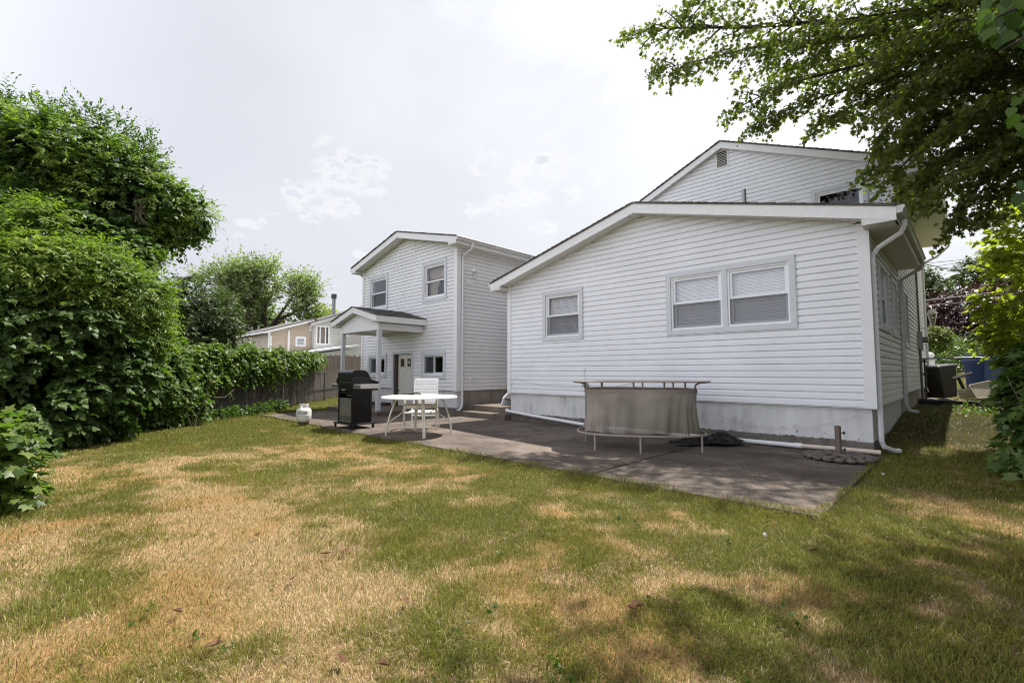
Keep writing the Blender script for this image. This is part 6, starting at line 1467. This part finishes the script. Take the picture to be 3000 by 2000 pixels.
# leaning beige table top
fo_ = thing('folding_table', 'beige folded table leaning against the blue bin', 'table', tuple(at(2900, 1160, 13.5)))
a_, b_, c_, d_ = at(2838, 1128, 13.3), at(2985, 1098, 13.3), at(2985, 1152, 13.1), at(2862, 1167, 13.1)
def rounded(q, k=.18):
    out = []
    for i in range(4):
        p0, p1, p2 = q[i - 1], q[i], q[(i + 1) % 4]
        s = p1.lerp(p0, k * .5); e = p1.lerp(p2, k * .35)
        for t_ in (0, .33, .66, 1): out.append((s.lerp(p1, t_)).lerp(p1.lerp(e, t_), t_))
    return out
n_ = ((b_ - a_).cross(d_ - a_)).normalized() * .045
MB().prism(rounded([a_, b_, c_, d_]), n_).build('panel', 'tan_plastic', fo_)
MB().ring(rounded([a_, b_, c_, d_]), .016, 6).build('rim', 'counter', fo_)
MB().tube([a_.lerp(b_, .42) - n_ * .3, d_.lerp(c_, .42) - n_ * .3], .014, 6).build('rib', 'counter', fo_)
bb = MB(); bb.box(-.55, .0, -.02, .02, 0, .30); q0 = at(2800, 1165, 13.5)
bo_ = tag(MB().prism([at(2803, 1140, 13.5), at(2850, 1135, 13.5), at(2852, 1166, 13.4), at(2812, 1168, 13.4)], (.02, .02, 0)).build('board', 'tan_plastic'), 'brown board leaning low beside the folded table', 'board')
pk = thing('broken_frame', 'black broken frame pieces propped between the two bins', 'frame', tuple(at(2815, 1130, 14)))
MB().tube([at(2790, 1109, 13.9), at(2847, 1092, 13.9)], .045, 4).build('bar', 'black_matt', pk); MB().tube([at(2806, 1104, 13.95), at(2824, 1140, 13.8)], .05, 4).build('bar', 'black_matt', pk)
for i, (u, v, D, s, lab) in enumerate([(2770, 1158, 13.2, .14, 'flat grey stone in front of the black bin'), (2700, 1162, 13.0, .13, 'dark rounded stone beside the gate post'), (2728, 1140, 13.8, .10, 'grey stone between the house corner and the black bin')]):
    p = at(u, v, D); p.z = gz(p) + .06; tag(MB().blob(tuple(p), (s * 1.3, s, s * .6), i, .2).build('stone', 'stone', smooth=True), lab, 'stone')
# meter, lamp and conduit at the far corner
mt = thing('electric_meter', 'grey electric meter box with round glass on the far side wall', 'meter', (-1.0, 17.0, 2.1))
MB().box(-1.012, -.90, 16.85, 17.15, 1.80, 2.30).build('box', 'galv', mt, bevel=.01)
ml = MB(); ml.lathe([(0, 0), (.085, 0), (.085, .10), (.06, .12), (0, .125)], (0, 0, 0), 18); ml.v = [(-.90 + q[2], 17.0 + q[0], 2.08 + q[1]) for q in ml.v]; ml.build('glass_dial', 'steel_panel', mt, smooth=True)
MB().tube([(-.97, 17.0, 1.8), (-.97, 17.0, .4)], .03, 8).build('conduit', 'galv', mt); MB().tube([(-.97, 17.05, 2.3), (-.97, 17.05, 5.1)], .025, 8).build('conduit', 'galv', mt)
wl = thing('wall_lantern', 'wall lantern high on the far corner of the right-hand house', 'lamp', (-.98, 18.4, 2.7))
MB().tube([(-1.0, 18.4, 2.5), (-.85, 18.4, 2.45), (-.74, 18.4, 2.55)], .018, 6).build('arm', 'trim', wl); MB().lathe([(.04, 2.55), (.10, 2.85), (.11, 2.9)], (-.74, 18.4, 0), 10).build('glass', 'lampglass', wl, smooth=True); MB().lathe([(.13, 2.9), (.08, 2.98), (.02, 3.05), (0, 3.06)], (-.74, 18.4, 0), 10).build('cap', 'trim', wl, smooth=True)
# far right yard
p = at(2726, 1062, 20); vp = thing('vinyl_post', 'white vinyl fence post with ball cap behind the black bin', 'post', (p.x, p.y, gz(p)))
MB().box(p.x - .14, p.x + .14, p.y - .14, p.y + .14, gz(p), 1.72).build('post', 'white_vinyl', vp, bevel=.01); MB().lathe([(.2, 1.72), (.2, 1.76), (.09, 1.80), (.15, 1.90), (.12, 1.99), (0, 2.05)], (p.x, p.y, 0), 14).build('cap', 'white_vinyl', vp, smooth=True)
a_, b_ = at(2735, 1078, 26), at(3010, 1078, 26); a_.z, b_.z = gz(a_), gz(b_)
mf = thing('metal_fence', 'black metal picket fence at the back of the sunny yard', 'fence', tuple(a_)); mb = MB(); L_ = (b_ - a_).length; k = int(L_ / .13)
for i in range(k): q = a_.lerp(b_, i / k); mb.tube([q, q + Vector((0, 0, 1.0))], .011, 4, False)
mb.build('pickets', 'black_matt', mf); r_ = MB()
for z in (.12, .78, .93): r_.tube([a_ + Vector((0, 0, z)), b_ + Vector((0, 0, z))], .018, 4)
r_.build('rail', 'black_matt', mf)
for i in (0, .32, .64, 1): q = a_.lerp(b_, i); MB().tube([q, q + Vector((0, 0, 1.1))], .04, 4).build('post', 'black_matt', mf)
far_tree('purple_tree', 'purple-leaved tree with dense dark crown in the far right yard', tuple(at(2850, 1075, 31)), [([at(2850, 1085, 31), at(2845, 980, 31)], .25, .12)], [(2830, 960, 31, 95, 90), (2880, 900, 31, 80, 60), (2770, 970, 31, 55, 70), (2900, 1000, 31, 80, 60), (2760, 900, 31.5, 40, 36), (2950, 930, 31, 80, 90), (2820, 1030, 31, 80, 40)], 'leaf_purple', 2500, 12, .22, gate=.04, fill=.25)
far_tree('green_tree', 'mid-green tree behind the far corner of the right-hand house', tuple(at(2720, 1040, 45)), [([at(2720, 1050, 45), at(2720, 900, 45)], .3, .1)], [(2700, 830, 45, 30, 60), (2740, 830, 45, 45, 35), (2720, 880, 44, 60, 50), (2790, 850, 46, 30, 35), (2700, 920, 44, 50, 50)], 'leaf_dark', 1000, 12, .34, gate=.12)
far_tree('green_tree', 'rounded green tree rising above the purple tree', tuple(at(2890, 1040, 48)), [([at(2890, 1050, 48), at(2890, 850, 48)], .3, .1)], [(2880, 800, 48, 70, 42), (2930, 790, 48, 60, 50), (2850, 830, 48, 45, 35), (2990, 800, 48, 70, 70)], 'leaf_dark', 1200, 12, .34, gate=.1)
far_tree('round_topiary', 'clipped yellow-green conifer mound beside the purple tree', tuple(at(2735, 1070, 23)), [([at(2735, 1090, 23), at(2735, 1000, 23)], .08, .05)], [(2735, 985, 23, 36, 24), (2728, 1000, 23, 32, 22), (2765, 1005, 23, 15, 26)], 'leaf_topiary', 900, 10, .10, gate=.0, twl=.2, fill=.15, cat='shrub')
far_tree('flowering_shrub', 'pale loose shrub at the back of the sunny yard', tuple(at(2790, 1080, 24.5)), [([at(2790, 1085, 24.5), at(2790, 1040, 24.5)], .04, .02)], [(2720, 1030, 24, 40, 40), (2770, 1035, 24.5, 36, 30), (2820, 1030, 25, 38, 26), (2730, 1080, 22, 24, 50)], 'leaf_shrub', 800, 10, .14, gate=.08, fill=.3, cat='shrub')
# ground cover in the shaded side yard
n = 900; x = rng.random(n) * 4.2 - .6; y = 11.5 + rng.random(n) * 5.2
kp = fbm(x * 1.1 + 4, y * 1.1, 3) > .47; x, y = x[kp], y[kp]
P = np.stack([x, y, hgt(x, y) + .03], -1)
gc = foliage('ground_cover', 'leaf_fence', None, np.concatenate([P, np.full((len(P), 3), .08)], 1), 700, 5, .045, BROAD, .0, .10, .5, 0); gc['kind'] = 'stuff'; gc['label'] = 'low weeds and ground ivy in the side yard'; gc['category'] = 'weeds'
# clover and broadleaf weeds in the lawn
n = 150; Pw = []
while len(Pw) < n:
    u, v = random.uniform(300, 2600), random.uniform(1300, 1990)
    p = ground(u, v)
    if p.y < 4.55 and dryness(np.array([p.x]), np.array([p.y]))[0] < .45: Pw.append((p.x, p.y, float(hgt(p.x, p.y)) + .015, .04, .04, .015))
wd_ = foliage('lawn_weeds', 'leaf_redbud', None, np.array(Pw), 80, 5, .024, BROAD, -.1, .05, .5, 0); wd_['kind'] = 'stuff'; wd_['label'] = 'clover and broad-leaved weeds scattered in the lawn'; wd_['category'] = 'weeds'
# leaf crumbs and grit on the slab
mb = MB()
for _ in range(420):
    if random.random() < .5: x, y = random.uniform(-14, -1.1), random.gauss(8.35, .16)
    else: x, y = random.uniform(-10, -1.1), random.uniform(4.75, 8.4)
    if y > 8.5 or (x < -8.3 and y > 8.2): continue
    s = random.uniform(.004, .016); a = random.uniform(0, 6.28); c_, s_ = math.cos(a) * s, math.sin(a) * s
    mb.add([(x - c_, y - s_, .004), (x - s_ * .5, y + c_ * .5, .004 + s * .3), (x + c_, y + s_, .006), (x + s_ * .5, y - c_ * .5, .004)], [(0, 1, 2, 3)])
db = mb.build('leaf_crumbs', simple('leaf_crumb', (0.26, 0.19, 0.11), 0.9, var=0.4, scale=30)); db['kind'] = 'stuff'; db['label'] = 'dry leaf crumbs and grit scattered on the patio'; db['category'] = 'debris'
# fallen leaves and scraps
for (u, v) in ((857, 1694), (1000, 1620), (1012, 1615), (955, 1622), (1860, 1770), (1875, 1775), (1850, 1780), (628, 1885), (1000, 1928), (520, 1790), (1125, 1945), (1190, 1760), (752, 1568), (2545, 1658), (2380, 1612)):
    p = ground(u, v); p.z = float(hgt(p.x, p.y)) + .045; s = random.uniform(.022, .045); a = random.uniform(0, 6.28); c_, s_ = math.cos(a) * s, math.sin(a) * s
    mb = MB(); mb.add([(p.x - c_, p.y - s_, p.z), (p.x - s_ * .5, p.y + c_ * .5, p.z + .015), (p.x + c_, p.y + s_, p.z + .006), (p.x + s_ * .5, p.y - c_ * .5, p.z + .012), (p.x, p.y, p.z - .004)], [(0, 1, 4), (1, 2, 4), (2, 3, 4), (3, 0, 4)])
    tag(mb.build('fallen_leaf', 'dry_leaf'), 'curled brown fallen leaf lying on the lawn', 'leaf', 'fallen leaves on the lawn')
for (u, v, lab) in ((2241, 1563, 'small white scrap in the lawn below the patio corner'), (2587, 1387, 'pale scrap on the grass right of the umbrella base')):
    p = ground(u, v); z = float(hgt(p.x, p.y)); mb = MB(); mb.blob((p.x, p.y, z + .04), (.016, .006, .014), int(u), .3, 6, 5); tag(mb.build('litter', 'paper'), lab, 'litter')
# overhead service lines
pole = at(3400, 700, 42)
for lab, (u0, v0, D0), (u1, v1, D1), s_, r in (
    ('topmost thin black overhead wire at the right', (2715, 771, 36), (3300, 680, 40), .3, .02), ('second overhead wire just under the topmost one', (2740, 780, 36), (3300, 662, 40), .3, .018), ('third overhead wire, above the twisted cable', (2765, 785, 36), (3300, 715, 40), .3, .018),
    ('twisted black service cable drooping across the right sky', (2705, 772, 20), (3300, 800, 40), .9, .02), ('pale overhead cable crossing in front of the purple tree', (2700, 881, 20), (3300, 800, 40), .1, .022), ('dark cable under the pale one, crossing the purple tree', (2712, 895, 20), (3300, 830, 40), .1, .015)):
    wire('overhead_wire', lab, sag(at(u0, v0, D0), at(u1, v1, D1), s_, 14), r, 'galv' if 'pale' in lab else 'wire', 'wire')

# ------------------------------------------------------------------ sky, sun, camera
W_ = bpy.data.worlds.new('World'); S.world = W_; W_.use_nodes = True
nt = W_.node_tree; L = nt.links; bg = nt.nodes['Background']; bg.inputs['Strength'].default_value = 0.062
SUN_EL = math.radians(63.2)
sky = N(nt, 'ShaderNodeTexSky', sky_type='NISHITA'); sky.sun_disc = False; sky.sun_elevation = SUN_EL; sky.sun_rotation = 0.0; sky.dust_density = 2.0; sky.air_density = 1.0
tc = N(nt, 'ShaderNodeTexCoord'); dirn = tc.outputs['Generated']
# thin high haze: white, a little bluer away from the sun
def dotdir(d):
    v = N(nt, 'ShaderNodeVectorMath', operation='DOT_PRODUCT'); nm = N(nt, 'ShaderNodeVectorMath', operation='NORMALIZE'); L.new(dirn, nm.inputs[0]); L.new(nm.outputs[0], v.inputs[0]); v.inputs[1].default_value = Vector(d).normalized(); return v.outputs['Value']
sund = dotdir((0, math.cos(SUN_EL), math.sin(SUN_EL)))
n1 = N(nt, 'ShaderNodeTexNoise', Scale=2.3, Detail=7.0, Roughness=.55, Distortion=.6); L.new(dirn, n1.inputs['Vector'])
f = N(nt, 'ShaderNodeMath', operation='MULTIPLY_ADD'); f.inputs[1].default_value = .36; L.new(n1.outputs['Fac'], f.inputs[0]); L.new(sund, f.inputs[2])
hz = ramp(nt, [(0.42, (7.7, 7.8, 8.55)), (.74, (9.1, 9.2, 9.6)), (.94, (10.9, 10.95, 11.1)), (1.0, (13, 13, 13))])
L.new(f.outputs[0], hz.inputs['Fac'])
mx = N(nt, 'ShaderNodeMix', data_type='RGBA'); mx.inputs[0].default_value = .86; L.new(sky.outputs['Color'], mx.inputs[6]); L.new(hz.outputs['Color'], mx.inputs[7])
# small cumulus puffs
n2 = N(nt, 'ShaderNodeTexNoise', Scale=17.0, Detail=9.0, Roughness=.6, Distortion=.15)
mpg = N(nt, 'ShaderNodeMapping'); mpg.inputs['Scale'].default_value = (1, 1, 2.0); L.new(dirn, mpg.inputs['Vector']); L.new(mpg.outputs['Vector'], n2.inputs['Vector'])
acc = None
for (u, v, rad, amp) in ((985, 490, 3.0, 1.0), (1070, 520, 2.6, .95), (905, 585, 2.8, 1.0), (1010, 600, 1.8, .6), (1620, 470, 2.8, 1.0), (1560, 545, 3.4, .9), (1430, 590, 2.6, .75), (1650, 560, 2.4, .7), (765, 670, 2.6, .6), (1430, 480, 2.0, .7), (1760, 520, 1.5, .6), (1080, 735, 1.6, .6), (1590, 630, 2.6, .5), (2830, 740, 4, .8)):
    d = (at(u, v, 10) - Vector((0, 0, EYE))).normalized(); o_ = dotdir(d)
    mr = N(nt, 'ShaderNodeMapRange', interpolation_type='SMOOTHERSTEP'); mr.inputs[1].default_value = math.cos(math.radians(rad * 1.45)); mr.inputs[2].default_value = 1.0; mr.inputs[3].default_value = 0; mr.inputs[4].default_value = amp
    L.new(o_, mr.inputs[0])
    if acc is None: acc = mr.outputs[0]
    else: m_ = N(nt, 'ShaderNodeMath', operation='MAXIMUM'); L.new(acc, m_.inputs[0]); L.new(mr.outputs[0], m_.inputs[1]); acc = m_.outputs[0]
cm = N(nt, 'ShaderNodeMath', operation='MULTIPLY_ADD'); cm.inputs[1].default_value = 1.0; L.new(acc, cm.inputs[0])
sb = N(nt, 'ShaderNodeMath', operation='MULTIPLY_ADD'); sb.inputs[1].default_value = 4.6; sb.inputs[2].default_value = -2.95; L.new(n2.outputs['Fac'], sb.inputs[0]); L.new(sb.outputs[0], cm.inputs[2])
cl_ = ramp(nt, [(0.0, (0, 0, 0)), (.85, (.80, .80, .80))]); L.new(cm.outputs[0], cl_.inputs['Fac'])
core = ramp(nt, [(.25, (10.4, 10.4, 10.5)), (.55, (10.0, 10.0, 10.2)), (.85, (7.7, 7.85, 8.7))]); L.new(cm.outputs[0], core.inputs['Fac'])
gt_ = N(nt, 'ShaderNodeMapRange', interpolation_type='SMOOTHSTEP'); gt_.inputs[1].default_value = .03; gt_.inputs[2].default_value = .30; L.new(acc, gt_.inputs[0])
ca = N(nt, 'ShaderNodeMath', operation='MULTIPLY'); L.new(cl_.outputs['Color'], ca.inputs[0]); L.new(gt_.outputs[0], ca.inputs[1])
mc = N(nt, 'ShaderNodeMix', data_type='RGBA'); L.new(ca.outputs[0], mc.inputs[0]); L.new(mx.outputs[2], mc.inputs[6]); L.new(core.outputs['Color'], mc.inputs[7])
# overhead dimmed; unseen glow added low behind the camera to lift shaded walls
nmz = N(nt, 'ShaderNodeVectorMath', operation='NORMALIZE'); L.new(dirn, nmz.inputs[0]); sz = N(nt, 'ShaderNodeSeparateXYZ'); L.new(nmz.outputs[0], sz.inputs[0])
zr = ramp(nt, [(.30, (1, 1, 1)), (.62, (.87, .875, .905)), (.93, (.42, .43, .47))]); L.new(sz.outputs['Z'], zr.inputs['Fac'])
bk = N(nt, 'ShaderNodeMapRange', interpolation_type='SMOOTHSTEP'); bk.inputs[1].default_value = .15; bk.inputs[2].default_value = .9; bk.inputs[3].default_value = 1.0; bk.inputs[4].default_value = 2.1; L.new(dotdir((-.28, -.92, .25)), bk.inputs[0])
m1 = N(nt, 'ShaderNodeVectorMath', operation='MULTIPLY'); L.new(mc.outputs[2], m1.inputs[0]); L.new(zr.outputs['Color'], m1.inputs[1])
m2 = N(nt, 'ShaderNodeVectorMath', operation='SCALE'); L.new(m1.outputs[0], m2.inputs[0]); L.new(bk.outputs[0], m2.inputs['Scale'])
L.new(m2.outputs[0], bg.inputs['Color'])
sl_ = bpy.data.lights.new('sun', 'SUN'); sl_.energy = 5.0; sl_.angle = math.radians(.55); sl_.color = (1.0, .955, .88)
so_ = bpy.data.objects.new('sun', sl_); COL.objects.link(so_); so_.rotation_euler = (-(PI / 2 - SUN_EL), 0, math.radians(-1.5)); so_.location = (0, 10, 20)
cd = bpy.data.cameras.new('camera'); cd.lens = FOC / 3000 * 36; cd.sensor_width = 36; cd.sensor_fit = 'HORIZONTAL'; cd.clip_end = 600; cd.clip_start = .05
co = bpy.data.objects.new('camera', cd); COL.objects.link(co); co.location = (0, 0, EYE); co.rotation_euler = (PI / 2 + PITCH, 0, YAW)
S.camera = co
S.view_settings.view_transform = 'Standard'; S.view_settings.look = 'None'; S.view_settings.exposure = 0.76; S.view_settings.gamma = 1.0
S.cycles.max_bounces = 8; S.cycles.transparent_max_bounces = 16; S.cycles.diffuse_bounces = 4
S.cycles.filter_width = 1.1
try: S.cycles.use_denoising = True
except Exception: pass
